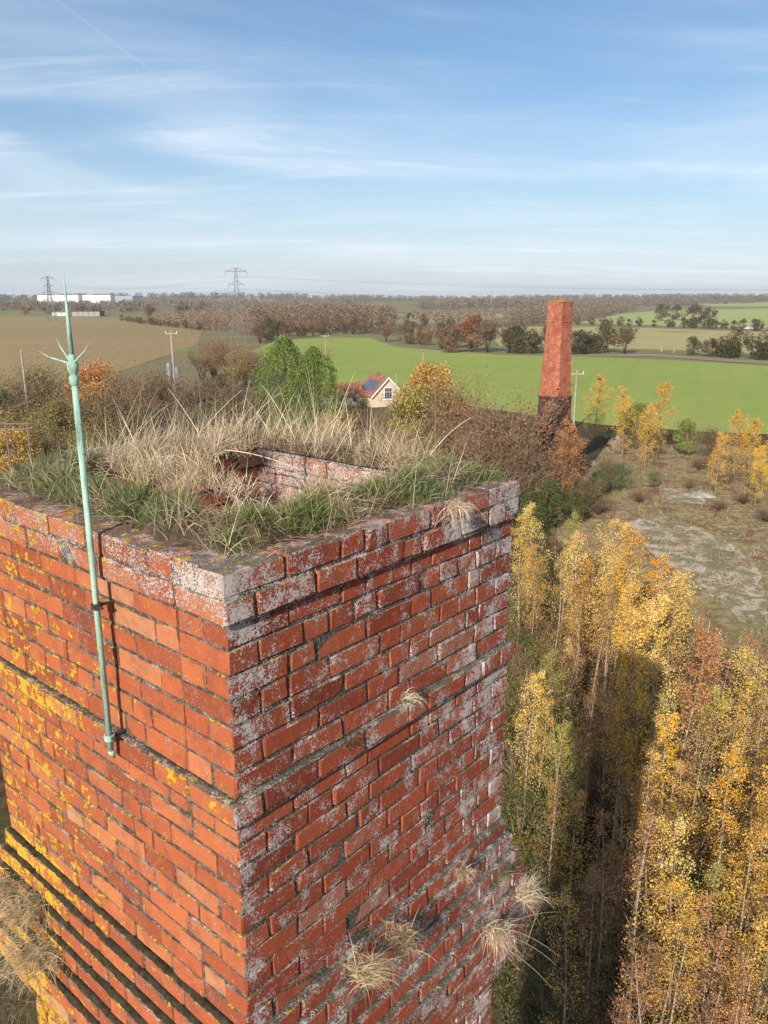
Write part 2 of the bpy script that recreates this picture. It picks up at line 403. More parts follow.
def sheet(name, pix, mat, label, cat, lift=.05, step=None, world=False):
    pts = [Vector(p) for p in pix] if world else [ground_at(*p) for p in pix]
    xs = [p.x for p in pts]; ys = [p.y for p in pts]
    size = max(max(xs)-min(xs), max(ys)-min(ys)); step = step or size/26
    poly = [Vector((p.x, p.y)) for p in pts]; n = len(poly)
    bpts = []
    for i in range(n):
        a, b_ = poly[i], poly[(i+1) % n]; k = max(1, int((b_-a).length/step))
        for j in range(k): bpts.append(a.lerp(b_, j/k))
    nb = len(bpts); allp = list(bpts)
    gx = np.arange(min(xs), max(xs), step); gy = np.arange(min(ys), max(ys), step)
    allp += [Vector((float(x)+.01, float(y)+.013)) for x in gx for y in gy]
    r = delaunay_2d_cdt(allp, [(i, (i+1) % nb) for i in range(nb)], [list(range(nb))], 1, 1e-4)
    V = [(v.x, v.y, tz(v.x, v.y)+lift) for v in r[0]]
    me = bpy.data.meshes.new(name); me.from_pydata(V, [], [list(f) for f in r[2]]); me.update()
    for p in me.polygons: pass
    bm = bmesh.new(); bm.from_mesh(me); bmesh.ops.recalc_face_normals(bm, faces=bm.faces)
    for f in bm.faces:
        if f.normal.z < 0: f.normal_flip()
    loose = [v for v in bm.verts if not v.link_faces]; bmesh.ops.delete(bm, geom=loose, context='VERTS')
    bm.to_mesh(me); bm.free()
    for p in me.polygons: p.use_smooth = True
    o = link(name, me, mat); tag(o, label, cat, kind='structure'); return o

F_green = field_mat('winter_cereal', (.235, .30, .070), (.29, .335, .09), .012, .045, R_(20), .07, (.285, .325, .11))
F_olive = field_mat('stubble_olive', (.37, .32, .15), (.41, .355, .17), .010, .09, R_(8), .35, (.165, .175, .06))
F_brown = field_mat('brown_stubble', (.275, .20, .10), (.325, .24, .125), .012, .08, R_(-14), .14, (.27, .225, .09))
F_tan = field_mat('tan_field', (.31, .265, .155), (.36, .31, .18), .008)
F_pale = field_mat('pale_green_field', (.31, .35, .12), (.35, .38, .135), .006)
F_plough = field_mat('ploughed_field', (.17, .115, .075), (.22, .155, .10), .008)
sheet('field', [(252,351),(276,340.5),(330,337.5),(370,338),(395,347),(500,355),(590,357),(700,361.5),(768,366),(900,373),(900,440),(700,432),(600,425),(440,402),(300,388)], F_green, 'broad bright green cereal field beyond the far chimney', 'field', .05)
sheet('field', [(484,327),(590,326),(700,330),(800,333),(900,337),(900,361),(768,354),(650,349.5),(500,346)], F_olive, 'olive stubble field above the farm track', 'field', .06)
sheet('field', [(578,323),(620,314),(660,310.5),(790,308),(880,309),(880,331),(716,327.5)], F_pale, 'pale green field on the slope above the olive stubble', 'field', .07)
sheet('field', [(-80,316.5),(60,316.5),(150,319),(205,326),(196,345),(120,372),(40,392),(-80,402)], F_brown, 'brown stubble field with wheel lines behind the thicket', 'field', .05)
sheet('field', [(358,318.5),(400,314.5),(492,312.5),(515,316),(470,322),(420,324)], F_tan, 'tan field between two woods on the valley side', 'field', .08)
sheet('field', [(432,325),(500,322),(560,321),(560,325.5),(480,328)], F_plough, 'brown ploughed strip below the tan field', 'field', .07)
sheet('field', [(268,310),(300,306.2),(336,305.2),(330,308.5)], F_pale, 'small pale green field under the hill', 'field', .09)
sheet('field', [(150,317),(230,312.5),(262,313),(215,320)], F_tan, 'pale tan strip beside the pylon', 'field', .08)
sheet('field', [(690,303.5),(768,301.5),(840,302),(840,306),(720,306.5)], F_pale, 'far pale green field near the skyline', 'field', .1)
sheet('field', [(400,304),(520,302.2),(560,303),(500,307),(420,308)], F_plough, 'far brown field near the skyline', 'field', .1)
sheet('field', [(170,301),(215,296.5),(262,297.5),(280,301.5),(220,305)], F_tan, 'tan field over the top of the low hill', 'field', .1)

M_track = field_mat('track_dirt', (.24, .19, .13), (.32, .265, .19), .06)
sheet('farm_track', [(560,355.2),(650,354.2),(768,361.6),(900,369.5),(900,371.5),(768,364.5),(650,356.6),(560,357)], M_track, 'pale dirt farm track along the top of the green field', 'track', .09, step=6)
sheet('grass_track', [(186,348),(200,353),(255,374),(300,392),(285,392),(240,376),(188,358),(176,350)], field_mat('track_grass', (.17,.20,.06), (.24,.25,.09), .05), 'pale green grass track beside the bare hedge', 'track', .09, step=4)

# clearing among the birches
def clearing_mat():
    m, t, b, o = new_mat('clearing')
    g = N(t, 'ShaderNodeNewGeometry'); P = g.outputs['Position']
    n1 = noise_(t, P, .20, 6, .62, .3); n2 = noise_(t, P, 1.7, 5, .65); n3 = noise_(t, P, .45, 4, .6, .6)
    c = mixc(t, maprange(t, n2, .36, .64), (.19, .145, .075), (.36, .285, .155))
    c = mixc(t, maprange(t, n3, .50, .64), c, (.20, .105, .065))
    c = mixc(t, maprange(t, n1, .52, .63, 0, .75), c, (.20, .185, .07))
    t.links.new(c, b.inputs['Base Color']); b.inputs['Roughness'].default_value = 1; b.inputs['Specular IOR Level'].default_value = .05
    bump(t, b, n2, .8, .12); return m
sheet('clearing', [(560,470),(600,448),(690,444),(800,452),(900,500),(900,720),(800,720),(740,715),(700,680),(650,630),(600,590),(556,540)], clearing_mat(), 'rough grassy clearing of brown and green weeds among the birches', 'clearing', .03, step=1.0)
def slab_mat():
    m, t, b, o = new_mat('bare_hardstanding')
    g = N(t, 'ShaderNodeNewGeometry'); P = g.outputs['Position']
    n1 = noise_(t, P, .9, 6, .65, .4); n2 = noise_(t, P, 5, 4, .6)
    c = mixc(t, maprange(t, n2, .3, .7), (.40, .335, .25), (.56, .475, .36))
    c = mixc(t, maprange(t, n1, .42, .56), c, (.22, .19, .11)); c = mixc(t, maprange(t, noise_(t, P, .35, 4, .6), .50, .62), c, (.20, .175, .10))
    t.links.new(c, b.inputs['Base Color']); b.inputs['Roughness'].default_value = 1; bump(t, b, n2, .5, .05); return m
M_slab = slab_mat()
def blob(pix, k, amp, seed):
    r = random.Random(seed); pts = [ground_at(*p) for p in pix]; c = sum(pts, Vector())/len(pts); out = []
    n = len(pts)
    for i in range(n):
        a, b_ = pts[i], pts[(i+1) % n]
        for j in range(k):
            q = a.lerp(b_, j/k); q = c+(q-c)*(1+r.uniform(-amp, amp)); out.append(q)
    return out
sheet('hardstanding', blob([(625,522),(655,512),(700,530),(735,548),(765,580),(770,625),(735,615),(700,585),(660,560)], 6, .12, 3), M_slab, 'worn pale grey hardstanding in the clearing', 'hardstanding', .05, .8, True)
sheet('hardstanding', blob([(660,488),(700,492),(705,505),(668,505)], 5, .15, 5), M_slab, 'small grey bare patch at the back of the clearing', 'hardstanding', .05, .6, True)
def rubble():
    g = np.random.default_rng(77); mb = MB(); r = random.Random(12)
    for i in range(170):
        q = ground_at(r.uniform(618, 775), r.uniform(505, 640)) if i % 4 else ground_at(r.uniform(570, 775), r.uniform(450, 520))
        if q.y > 75 or q.x > 34: continue
        s_ = r.uniform(.04, .15)*(1.8 if r.random() < .06 else 1); V = []
        for x in (-1, 1):
            for y in (-1, 1):
                for z in (-.4, .7): V.append(q+Vector((x*s_*r.uniform(.5, 1), y*s_*r.uniform(.5, 1), z*s_*r.uniform(.5, 1))))
        mb.add(V, [(0,1,3,2),(4,6,7,5),(0,4,5,1),(2,3,7,6),(0,2,6,4),(1,5,7,3)])
    o = mb.build('rubble', simple('rubble_stone', (.20, .175, .14), 1, 0, .4, 1.5)); tag(o, 'small grey rubble strewn over the hardstanding and clearing', 'rubble', kind='stuff')
rubble()
sheet('bare_soil', blob([(606,440),(632,436),(655,444),(640,452),(612,450)], 5, .1, 8), field_mat('orange_soil', (.30,.20,.11), (.38,.26,.15), .4), 'bare orange soil beside the birches near the far chimney', 'soil', .05, .6, True)

# ------------------------------------------------------------------ near chimney
ch = empty('brick_chimney', (COR.x, COR.y, 0), math.atan2(RD.y, RD.x))
tag(ch, 'square red brick chimney top with lichen and grass growing on it', 'chimney')
def off(c):                                      # projection of course c (1 = top) from the shaft face
    if c <= 2: return .020
    if c <= 9: return 0.0
    if c == 10: return .024
    if c <= 20: return .003
    if c <= 26: return .003+.021*(c-20)
    if c == 27: return .129
    return max(.0, .129-.026*(c-27))
NC = 36
def brick_mesh(L, W, Hh, seed, rough):
    r = random.Random(seed); bm = bmesh.new(); bmesh.ops.create_cube(bm, size=1)
    for v in bm.verts: v.co = Vector((v.co.x*L, v.co.y*W, v.co.z*Hh))
    bmesh.ops.bevel(bm, geom=list(bm.edges), offset=r.uniform(.0030, .0062)*rough, segments=1, affect='EDGES', profile=.6)
    for v in bm.verts:
        v.co += Vector((r.uniform(-1, 1), r.uniform(-1, 1), r.uniform(-1, 1)))*.0030*rough
    if rough > 1.3:
        k = r.choice(list(bm.verts)).co.copy()
        for v in bm.verts:
            if (v.co-k).length < .03: v.co *= .965
    me = bpy.data.meshes.new('brick'); bm.to_mesh(me); bm.free(); me.materials.append(M_brick); return me
BW, BH = .1025, .0688
stretch = [brick_mesh(.215, BW, BH, 100+i, 1.0 if i < 6 else 1.6) for i in range(9)]
header = [brick_mesh(.1025, BW, BH, 200+i, 1.0 if i < 6 else 1.6) for i in range(9)]
def fill(a, b, prev, r):
    best = None
    for _ in range(500):
        x = a; out = []
        while x < b-.02:
            room = b-x
            if room < .16: l = room
            elif room < .245: l = room if room < .235 else .1025
            else:
                l = .215 if r.random() < .62 else (.1025 if r.random() < .85 else .158)
                if room-l-.01 < .06: l = room-.1125 if room-.1125 > .05 else room
                l *= r.uniform(.97, 1.03)
            out.append((x, x+l)); x += l+.010
        js = [q[1] for q in out[:-1]]
        bad = sum(min([abs(j-p) for p in prev] or [1]) < .028 for j in js)
        if best is None or bad < best[0]: best = (bad, out, js)
        if bad == 0: break
    return best[1], best[2]
specs = []                                       # (centre local, length, rotation, course, face)
pj = {0: [], 1: [], 2: [], 3: []}
rb = random.Random(5)
for c in range(1, NC+1):
    e = off(c); zc = TOPZ-(c-.5)*CH; odd = c % 2
    x0, x1, y0, y1 = -e, SR+e, -e, SL+e
    la, lb = (.215, BW) if odd else (BW, .215)   # extent along r and l of the corner bricks
    for (cx, sx) in ((x0, 1), (x1, -1)):
        for (cy, sy) in ((y0, 1), (y1, -1)):
            face = 'c' if (cx == x0 or cy == y0) and not (cx == x1 and cy == y1) else 'b'
            if odd: specs.append((cx+sx*.1075, cy+sy*BW/2, zc, .215, 0, c, face))
            else: specs.append((cx+sx*BW/2, cy+sy*.1075, zc, .215, 1, c, face))
    for side in range(4):
        if side in (0, 2): a, b_ = y0+lb+.010, y1-lb-.010
        else: a, b_ = x0+la+.010, x1-la-.010
        segs, pj[side] = fill(a, b_, pj[side], rb)
        for (s, t_) in segs:
            m_ = (s+t_)/2
            if side == 0: specs.append((x0+BW/2, m_, zc, t_-s, 1, c, 'l'))
            elif side == 1: specs.append((m_, y0+BW/2, zc, t_-s, 0, c, 'r'))
            elif side == 2: specs.append((x1-BW/2, m_, zc, t_-s, 1, c, 'b'))
            else: specs.append((m_, y1-BW/2, zc, t_-s, 0, c, 'b'))
# bricks lining the flue, on the two inner faces that look at the light
WT = .27; WR = .185                            # wall thickness, and that of the far wall
for c in range(1, 9):
    zc = TOPZ-(c-.5)*CH-.012
    segs, _ = fill(WT, SL-WT, [], rb)
    for (s, t_) in segs: specs.append((SR-WR+BW/2-.006, (s+t_)/2, zc, t_-s, 1, c, 'i'))
    segs, _ = fill(WT, SR-WR, [], rb)
    for (s, t_) in segs: specs.append(((s+t_)/2, SL-WT+BW/2-.006, zc, t_-s, 0, c, 'i'))
CHM = Matrix.Translation((COR.x, COR.y, 0)) @ Matrix.Rotation(math.atan2(RD.y, RD.x), 4, 'Z')
def project(p):
    d = p-Vector((0, 0, CAMZ)); zc = d.y*math.cos(PITCH)-d.z*math.sin(PITCH); yc = -d.z*math.cos(PITCH)-d.y*math.sin(PITCH)
    return (CX+FPX*d.x/zc, CY+FPX*yc/zc, zc) if zc > .1 else (1e6, 1e6, 0.1)
scored = []
for s in specs:
    x, y, z, L, rot, c, face = s
    fx, fy = x, y
    if face == 'l' or (face == 'c' and x < .3): fx = x-(L/2 if (face == 'c' and not rot) else BW/2)
    u, v, zc = project(CHM @ Vector((fx, fy, z)))
    inside = -8 < u < 776 and 0 < v < 1030
    k = {'l': .86, 'r': .62, 'c': 1.2, 'i': .35, 'b': 0}[face]
    if face == 'i' and c > 3: k = 0
    if c > 24 and face != 'l': k *= .6
    scored.append((L*k/zc**2 if inside else 0, s))
scored.sort(key=lambda q: -q[0])
merged = bmesh.new()
for i, (sc, s) in enumerate(scored):
    x, y, z, L, rot, c, face = s
    r = random.Random(hash((round(x, 3), round(y, 3), round(z, 3))))
    lib = stretch if L > .16 else header; nom = .215 if L > .16 else .1025
    me = lib[r.randrange(9) if c < 3 or r.random() < .25 else r.randrange(6)]
    j = .0022 if c > 2 else .005
    loc = Vector((x+r.uniform(-j, j), y+r.uniform(-j, j), z+r.uniform(-.0015, .0015)))
    M = Matrix.Translation(loc) @ Matrix.Rotation((math.pi/2 if rot else 0)+r.uniform(-.01, .01)+(math.pi if r.random() < .5 else 0), 4, 'Z') @ Matrix.Rotation(r.uniform(-.006, .006)*(3 if c < 3 else 1), 4, 'Y') @ Matrix.Diagonal((L/nom, r.uniform(.985, 1.01), r.uniform(.97, 1.02), 1))
    if sc > 0 and i < 300:
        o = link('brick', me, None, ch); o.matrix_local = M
    else:
        n0 = len(merged.verts); merged.from_mesh(me); merged.verts.ensure_lookup_table()
        for v in merged.verts[n0:]: v.co = M @ v.co
mm = bpy.data.meshes.new('brickwork'); merged.to_mesh(mm); merged.free()
def per_island_random(src, name):                # same brick, hue from the island rather than the object
    m = src.copy(); m.name = name; t = m.node_tree
    oi = [n for n in t.nodes if n.type == 'OBJECT_INFO'][0]; g = N(t, 'ShaderNodeNewGeometry')
    for l in list(t.links):
        if l.from_node == oi: t.links.new(g.outputs['Random Per Island'], l.to_socket)
    return m
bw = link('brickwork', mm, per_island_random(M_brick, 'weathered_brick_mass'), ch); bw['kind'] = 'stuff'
# mortar core: a square tube whose rings follow the courses, a little behind the brick faces
mb = MB(); ins = .0048; rings = []
for c in range(1, NC+1):
    e = off(c)-ins; zt = TOPZ-(c-1)*CH-(.004 if c > 1 else .010); zb = TOPZ-c*CH-.004
    rings += [(e, zt), (e, zb)]
V = []; F = []
for e, z in rings: V += [(-e, -e, z), (SR+e, -e, z), (SR+e, SL+e, z), (-e, SL+e, z)]
for i in range(len(rings)-1):
    for k in range(4): F.append((i*4+k, (i+1)*4+k, (i+1)*4+(k+1) % 4, i*4+(k+1) % 4))
nb_ = len(V); zt = TOPZ-.010; wi = WT-.004
wr = WR-.004; V += [(wi, wi, zt), (SR-wr, wi, zt), (SR-wr, SL-wi, zt), (wi, SL-wi, zt)]
zb = TOPZ-3.2
V += [(wi, wi, zb), (SR-wr, wi, zb), (SR-wr, SL-wi, zb), (wi, SL-wi, zb)]
for k in range(4):
    k2 = (k+1) % 4
    F += [(k, k2, nb_+k2, nb_+k), (nb_+k, nb_+k2, nb_+4+k2, nb_+4+k)]
F.append((nb_+4, nb_+5, nb_+6, nb_+7))
mb.add(V, F)
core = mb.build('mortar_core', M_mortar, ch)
# the shaft below the head, down to the ground
def lower_brick():
    m, t, b, o = new_mat('lower_brick'); tcx = N(t, 'ShaderNodeTexCoord')
    br = N(t, 'ShaderNodeTexBrick'); br.inputs['Scale'].default_value = 1; br.inputs['Brick Width'].default_value = .225; br.inputs['Row Height'].default_value = .076
    br.inputs['Mortar Size'].default_value = .006
    for k, cc in (('Color1', (.40, .085, .04, 1)), ('Color2', (.30, .06, .03, 1)), ('Mortar', (.14, .11, .08, 1))): br.inputs[k].default_value = cc
    mp = N(t, 'ShaderNodeMapping'); mp.inputs['Rotation'].default_value = (math.pi/2, 0, 0); t.links.new(tcx.outputs['Object'], mp.inputs[0])
    s = N(t, 'ShaderNodeSeparateXYZ'); t.links.new(tcx.outputs['Object'], s.inputs[0]); cb = N(t, 'ShaderNodeCombineXYZ')
    t.links.new(math_(t, 'ADD', s.outputs[0], s.outputs[1]), cb.inputs[0]); t.links.new(s.outputs[2], cb.inputs[1])
    t.links.new(cb.outputs[0], br.inputs['Vector']); t.links.new(br.outputs['Color'], b.inputs['Base Color']); bump(t, b, br.outputs['Fac'], -.6, .01)
    return m
mb = MB(); zt = TOPZ-NC*CH-.002
V = []; 
for e, z in ((-.004, zt), (.02, 8), (.10, 2.2), (.10, 2.0), (.22, 1.95), (.22, -.2)):
    V += [(-e, -e, z), (SR+e, -e, z), (SR+e, SL+e, z), (-e, SL+e, z)]
F = [(i*4+k, (i+1)*4+k, (i+1)*4+(k+1) % 4, i*4+(k+1) % 4) for i in range(5) for k in range(4)]+[(0, 1, 2, 3)]
mb.add(V, F).build('shaft', lower_brick(), ch)

# ---- soil on the wall tops
def soil_h(x, y):
    d = np.minimum(np.minimum(x, SR-x), np.minimum(y, SL-y))
    inn = np.maximum(np.maximum(WT-.02-x, x-(SR-WR+.02)), np.maximum(WT-.02-y, y-(SL-WT+.02)))
    n = .5+.5*np.sin(x*17+1.3*np.sin(y*11))*np.cos(y*14+1.1*np.sin(x*9))
    n2 = .5+.5*np.sin(x*41+y*23)*np.cos(y*37-x*19)
    d0 = np.where((x < .25) & (y > .5), .085, .03)+.05*n2+np.where((x < .2) & (y < .26), .06, 0)
    h = (.014+.042*n+.014*n2)*smooth(d0, d0+.09, d)*smooth(-.02, .05, inn)-.022*(1-smooth(d0-.02, d0+.02, d))
    return h, inn
gx, gy = np.linspace(.02, SR-.02, 110), np.linspace(.02, SL-.02, 120)
X, Y = np.meshgrid(gx, gy, indexing='ij'); Hs, inn = soil_h(X, Y)
X2 = X+rng.normal(0, .002, X.shape); Y2 = Y+rng.normal(0, .002, Y.shape)
Zs = TOPZ-.004+Hs+rng.normal(0, .0025, X.shape)
n0, n1 = X.shape; idx = np.arange(n0*n1).reshape(n0, n1)
keep = (inn > -.03)
cell = keep[:-1, :-1] & keep[1:, :-1] & keep[:-1, 1:] & keep[1:, 1:]
F = np.stack([idx[:-1, :-1], idx[1:, :-1], idx[1:, 1:], idx[:-1, 1:]], -1)[cell]
so = link('soil', mesh_np('soil', np.stack([X2, Y2, Zs], -1).reshape(-1, 3), F, True), M_soil, ch); so['kind'] = 'stuff'

# ---- dark moss and dirt along the step ledges
def ledge_strip(face, c, a, b_, wdt, seed, mat=M_moss, hgt=.010):
    e = off(c); z = TOPZ-(c-1)*CH-.003; n = int((b_-a)/.012); r = np.random.default_rng(seed); V = []; F = []
    for i in range(n+1):
        s = a+(b_-a)*i/n; k = .55+.45*math.sin(i*.31+seed)*math.sin(i*.13+2*seed)
        ww = wdt*(.75+.25*k)+r.uniform(-.003, .003)
        for q, (o_, h_) in enumerate(((-.012, .30), (wdt*.2, 1.0), (ww*.65, .8), (ww, .05))):
            off_ = (e-wdt)+o_
            hh = h_*hgt*(.5+.7*k)+r.uniform(0, .003)
            V.append((-off_, s, z+hh) if face == 'l' else (s, -off_, z+hh))
    for i in range(n):
        for q in range(3): F.append((i*4+q, i*4+q+1, i*4+q+5, i*4+q+4))
    o = link('ledge_moss', mesh_np('ledge_moss', np.array(V), np.array(F), True), mat, ch); o['kind'] = 'stuff'
M_dirt = M_mortar
for c, wd in ((21, .022), (22, .025), (23, .025), (24, .025), (25, .021), (26, .021)):
    ledge_strip('l', c, 0, SL, wd, c, M_moss, .014); ledge_strip('r', c, 0, SR, wd*.8, c+50, M_dirt, .006)
ledge_strip('l', 10, 0, SL, .012, 9, M_dirt, .004); ledge_strip('r', 10, 0, SR, .011, 59, M_dirt, .004)

# ------------------------------------------------------------------ grass
def blades(base, direc, length, width, droop, segs=3):
    n = len(base); V = np.zeros((n, (segs+1)*2, 3)); d = direc/np.linalg.norm(direc, axis=1, keepdims=True)
    side = np.cross(d, rng.normal(0, 1, (n, 3))); side /= np.linalg.norm(side, axis=1, keepdims=True)+1e-9
    p = base.copy(); cur = d.copy()
    for k in range(segs+1):
        wv = (width*(1-.92*(k/segs)**1.4))[:, None]
        V[:, 2*k] = p-side*wv*.5; V[:, 2*k+1] = p+side*wv*.5
        p = p+cur*(length/segs)[:, None]
        cur = cur+np.array([0, 0, -1.])*(droop/segs)[:, None]; cur /= np.linalg.norm(cur, axis=1, keepdims=True)
    F = np.array([[2*k, 2*k+1, 2*k+3, 2*k+2] for k in range(segs)])
    Fa = (F[None]+(np.arange(n)*(segs+1)*2)[:, None, None]).reshape(-1, 4)
    return V.reshape(-1, 3), Fa
def grass_obj(name, base, direc, length, width, droop, color, parent=None, segs=3):
    V, F = blades(base, direc, length, width, droop, segs)
    o = link(name, mesh_np(name, V, F), M_blade, parent); o.color = (*color, 1); return o
def ring_points(n, density):
    out = np.zeros((0, 3))
    while len(out) < n:
        x = rng.uniform(.0, SR-.02, n*2); y = rng.uniform(.0, SL-.02, n*2)
        h, inn = soil_h(x, y); ok = (inn > -.02) & (rng.uniform(0, 1, n*2) < density(x, y))
        out = np.concatenate([out, np.stack([x, y, TOPZ-.004+h], -1)[ok]])
    return out[:n]
def clump(x, y, a, b_, s): return .5+.5*np.sin(x*a+s+1.7*np.sin(y*b_+s))*np.sin(y*b_*1.1+s*2+np.sin(x*a*.7))
def dens_green(x, y):
    d = np.minimum(x, y)
    right = (y < .42)*(x > .75)*1.0; left = (x < .40)*(y > .55)*.7; front = (d > .07)*(d < .32)*.85
    return np.clip((right+left+front+.12)*clump(x, y, 13, 11, .4)**1.5, 0, 1)*np.where(y < x, smooth(.0, .06, d), smooth(.05, .16, d))
gp = ring_points(13000, dens_green); n = len(gp)
def updir(n, s, bias=(0, 0)): 
    d = rng.normal(0, s, (n, 3)); d[:, 2] = 1; d[:, 0] += bias[0]; d[:, 1] += bias[1]; return d
o = grass_obj('green_grass', gp, updir(n, .55), rng.uniform(.025, .085, n), rng.uniform(.0018, .0032, n), rng.uniform(.2, 1.3, n), (.165, .215, .07))
tag(o, 'short green grass growing on the top of the brick chimney', 'grass', kind='stuff'); o.matrix_world = CHM
def dens_straw(x, y):
    d = np.minimum(x, y); return np.clip(.06+1.0*clump(x, y, 15, 13, 2.2)**2.2, 0, 1)*np.where((x < .36) & (y < 1.1), .5, 1)*np.where(y < x, smooth(.01, .09, d), smooth(.06, .15, d))*np.where((x > .7) & (y < .35), .35, 1)
sp = ring_points(6000, dens_straw); n = len(sp)
o = grass_obj('dry_grass', sp, updir(n, .8, (-.1, -.1)), rng.uniform(.04, .14, n), rng.uniform(.0014, .0028, n), rng.uniform(.3, 1.9, n), (.52, .41, .26))
tag(o, 'matted dry straw grass over the chimney top', 'grass', kind='stuff'); o.matrix_world = CHM
th = ring_points(9000, lambda x, y: np.clip(.25+clump(x, y, 8, 7, 1.1), 0, 1)*np.where(y < x, smooth(.0, .07, np.minimum(x, y)), smooth(.07, .15, np.minimum(x, y)))); n = len(th)
dth = rng.normal(0, 1, (n, 3)); dth[:, 2] = rng.uniform(.02, .35, n)
o = grass_obj('thatch', th+np.array([0, 0, .003]), dth, rng.uniform(.03, .10, n), rng.uniform(.0015, .003, n), rng.uniform(.1, .6, n), (.27, .20, .13))
tag(o, 'dead brown thatch lying on the chimney top', 'grass', kind='stuff'); o.matrix_world = CHM
def dens_tall(x, y):
    back = np.clip((x > SR-WR-.02)*smooth(.25, .7, y)+(y > SL-WT-.02)*smooth(.35, .85, x), 0, 1)
    return np.clip(back*(.06+clump(x, y, 11, 10, 5.1)**2.4)+.012, 0, 1)
tp = ring_points(760, dens_tall); n = len(tp)
o = grass_obj('tall_dry_grass', tp, updir(n, .34, (.12, -.1)), rng.uniform(.10, .27, n)*rng.choice([1, 1, 1.5], n), rng.uniform(.0016, .0030, n), rng.uniform(.0, .9, n), (.66, .54, .36), segs=4)
tag(o, 'tall dry grass stems standing behind the flue opening', 'grass', kind='stuff'); o.matrix_world = CHM

def on_plane(u, v, n, d):                         # line of sight meets plane n.p = d
    dr = pix_dir(u, v); o_ = Vector((0, 0, CAMZ)); t = (d-n.dot(o_))/n.dot(dr); return o_+dr*t
def on_right(u, v, e): return on_plane(u, v, LD, LD.dot(COR)-e)
def on_left(u, v, e): return on_plane(u, v, RD, RD.dot(COR)-e)
def on_top(u, v, h=.02): return on_plane(u, v, Vector((0, 0, 1)), TOPZ+h)
def tussock(p, nrm, rad, length, count, color, label, hang=1.0, up=.5, wd=.0022, spread=.8, width=1.0):
    count = int(count*1.35); b_ = rng.normal(0, 1, (count, 3))*np.array([width, width, .45])*rad*.5
    sub = rng.normal(0, 1, (7, 3))*.55; sub[:, 2] = np.abs(sub[:, 2])*.5          # a few leaning locks
    d = sub[rng.integers(0, 7, count)]+rng.normal(0, spread*.42, (count, 3)); d[:, 2] += up*.8; d += np.array(nrm)*.8
    V, F = blades(b_, d, rng.uniform(.25, 1.1, count)**1.5*length*.9, rng.uniform(.6, 1.2, count)*wd, rng.uniform(.2, 2.0, count)*hang, 4)
    o = link('grass_tussock', mesh_np('grass_tussock', V, F), M_blade); o.location = p; o.color = (*color, 1)
    tag(o, label, 'grass', 'grass tussocks growing on the brick chimney'); return o
STR = (.56, .44, .26); PST = (.68, .55, .38)
fr = (-(RD+LD)).normalized(); rn = -LD; ln = -RD
tussock(on_top(238, 522, .03), fr*.4, .085, .13, 420, PST, 'pale matted straw tussock just behind the pale corner brick', 1.3, .3)
tussock(on_top(318, 503, .03), rn*.5, .06, .15, 380, STR, 'straw tussock leaning over the rim with long thin stems', 1.2, .5)
tussock(on_top(455, 506, .01), rn*.8, .035, .12, 160, PST, 'small straw tuft hanging over the top course of the lichened face', 2.0, .2)
tussock(on_top(178, 500, .03), (0, 0, .2), .05, .17, 260, STR, 'upright straw tuft between the rod and the corner brick', .7, .9)
tussock(on_top(140, 480, .03), (0, 0, .2), .07, .16, 300, STR, 'straw tuft right behind the green rod', .8, .8)
tussock(on_top(405, 478, .03), rn*.3, .07, .10, 260, (.50, .38, .25), 'brown straw clump beside the lush green grass', 1.3, .4)
tussock(on_right(408, 697, .02), rn*.7, .03, .07, 120, PST, 'tiny pale grass tuft on the single projecting course', 1.8, .2)
tussock(on_right(350, 742, .02), rn*.6, .035, .05, 90, (.12, .11, .06), 'tiny dark weed tuft on the single projecting course', 1.6, .3)
tussock(on_right(364, 972, .13), rn*.8, .05, .15, 420, STR, 'straw tussock low on the stepped courses beside a lone dark gap', 1.8, .5)
tussock(on_right(401, 940, .10), rn*.8, .045, .13, 340, STR, 'straw tussock sprouting above another on the stepped courses', 1.6, .6)
tussock(on_right(495, 932, .15), rn*.9, .05, .14, 420, PST, 'pale drooping tussock under the outer end of the steps', 2.0, .3)
tussock(on_right(522, 893, .12), rn*.9+RD*.5, .05, .14, 420, PST, 'rounded pale tussock on the outermost end of the steps', 1.9, .4)
tussock(on_right(500, 872, .06), rn*.7, .04, .10, 180, (.22, .22, .09), 'greenish tuft on the steps above the rounded pale tussock', 1.3, .7)
tussock(on_right(462, 872, .06), rn*.7, .03, .08, 140, STR, 'thin straw tuft in a gap of the stepped bricks', 1.5, .5)
t1 = tussock(on_left(30, 905, .09), ln*.6, .10, .16, 900, (.50, .41, .25), 'thick brown grass mat hanging over the yellow lichened steps', 2.2, .1, width=1.2)
t1 = tussock(on_left(38, 955, .15), ln*.6, .10, .14, 700, (.50, .41, .25), 'lower brown grass mat on the yellow lichened steps', 2.2, .1, width=1.2)
tussock(on_left(6, 885, .09), ln*.6, .08, .14, 420, (.50, .41, .25), 'pale grass mat at the outer end of the yellow steps', 2.0, .1)
tussock(on_left(18, 1000, .15), ln*.6, .07, .12, 300, (.20, .17, .10), 'mossy grass remnant under the brown grass mats', 2.2, .1)
for k, (u, v, ln2) in enumerate(((120, 463, .16), (150, 461, .20), (182, 456, .22), (212, 452, .22), (238, 449, .20), (200, 466, .16), (165, 470, .15), (205, 482, .12), (182, 478, .12), (232, 490, .10), (318, 490, .09), (285, 436, .17), (335, 440, .15), (385, 452, .18), (405, 462, .15))):
    tussock(on_top(u, v, .03), (random.uniform(-.3, .3), random.uniform(-.4, .1), .1), .075, ln2, 230, STR if k % 3 else PST, 'straw tuft on the broken rim round the flue opening', random.uniform(.5, 1.3), .75, spread=.6)
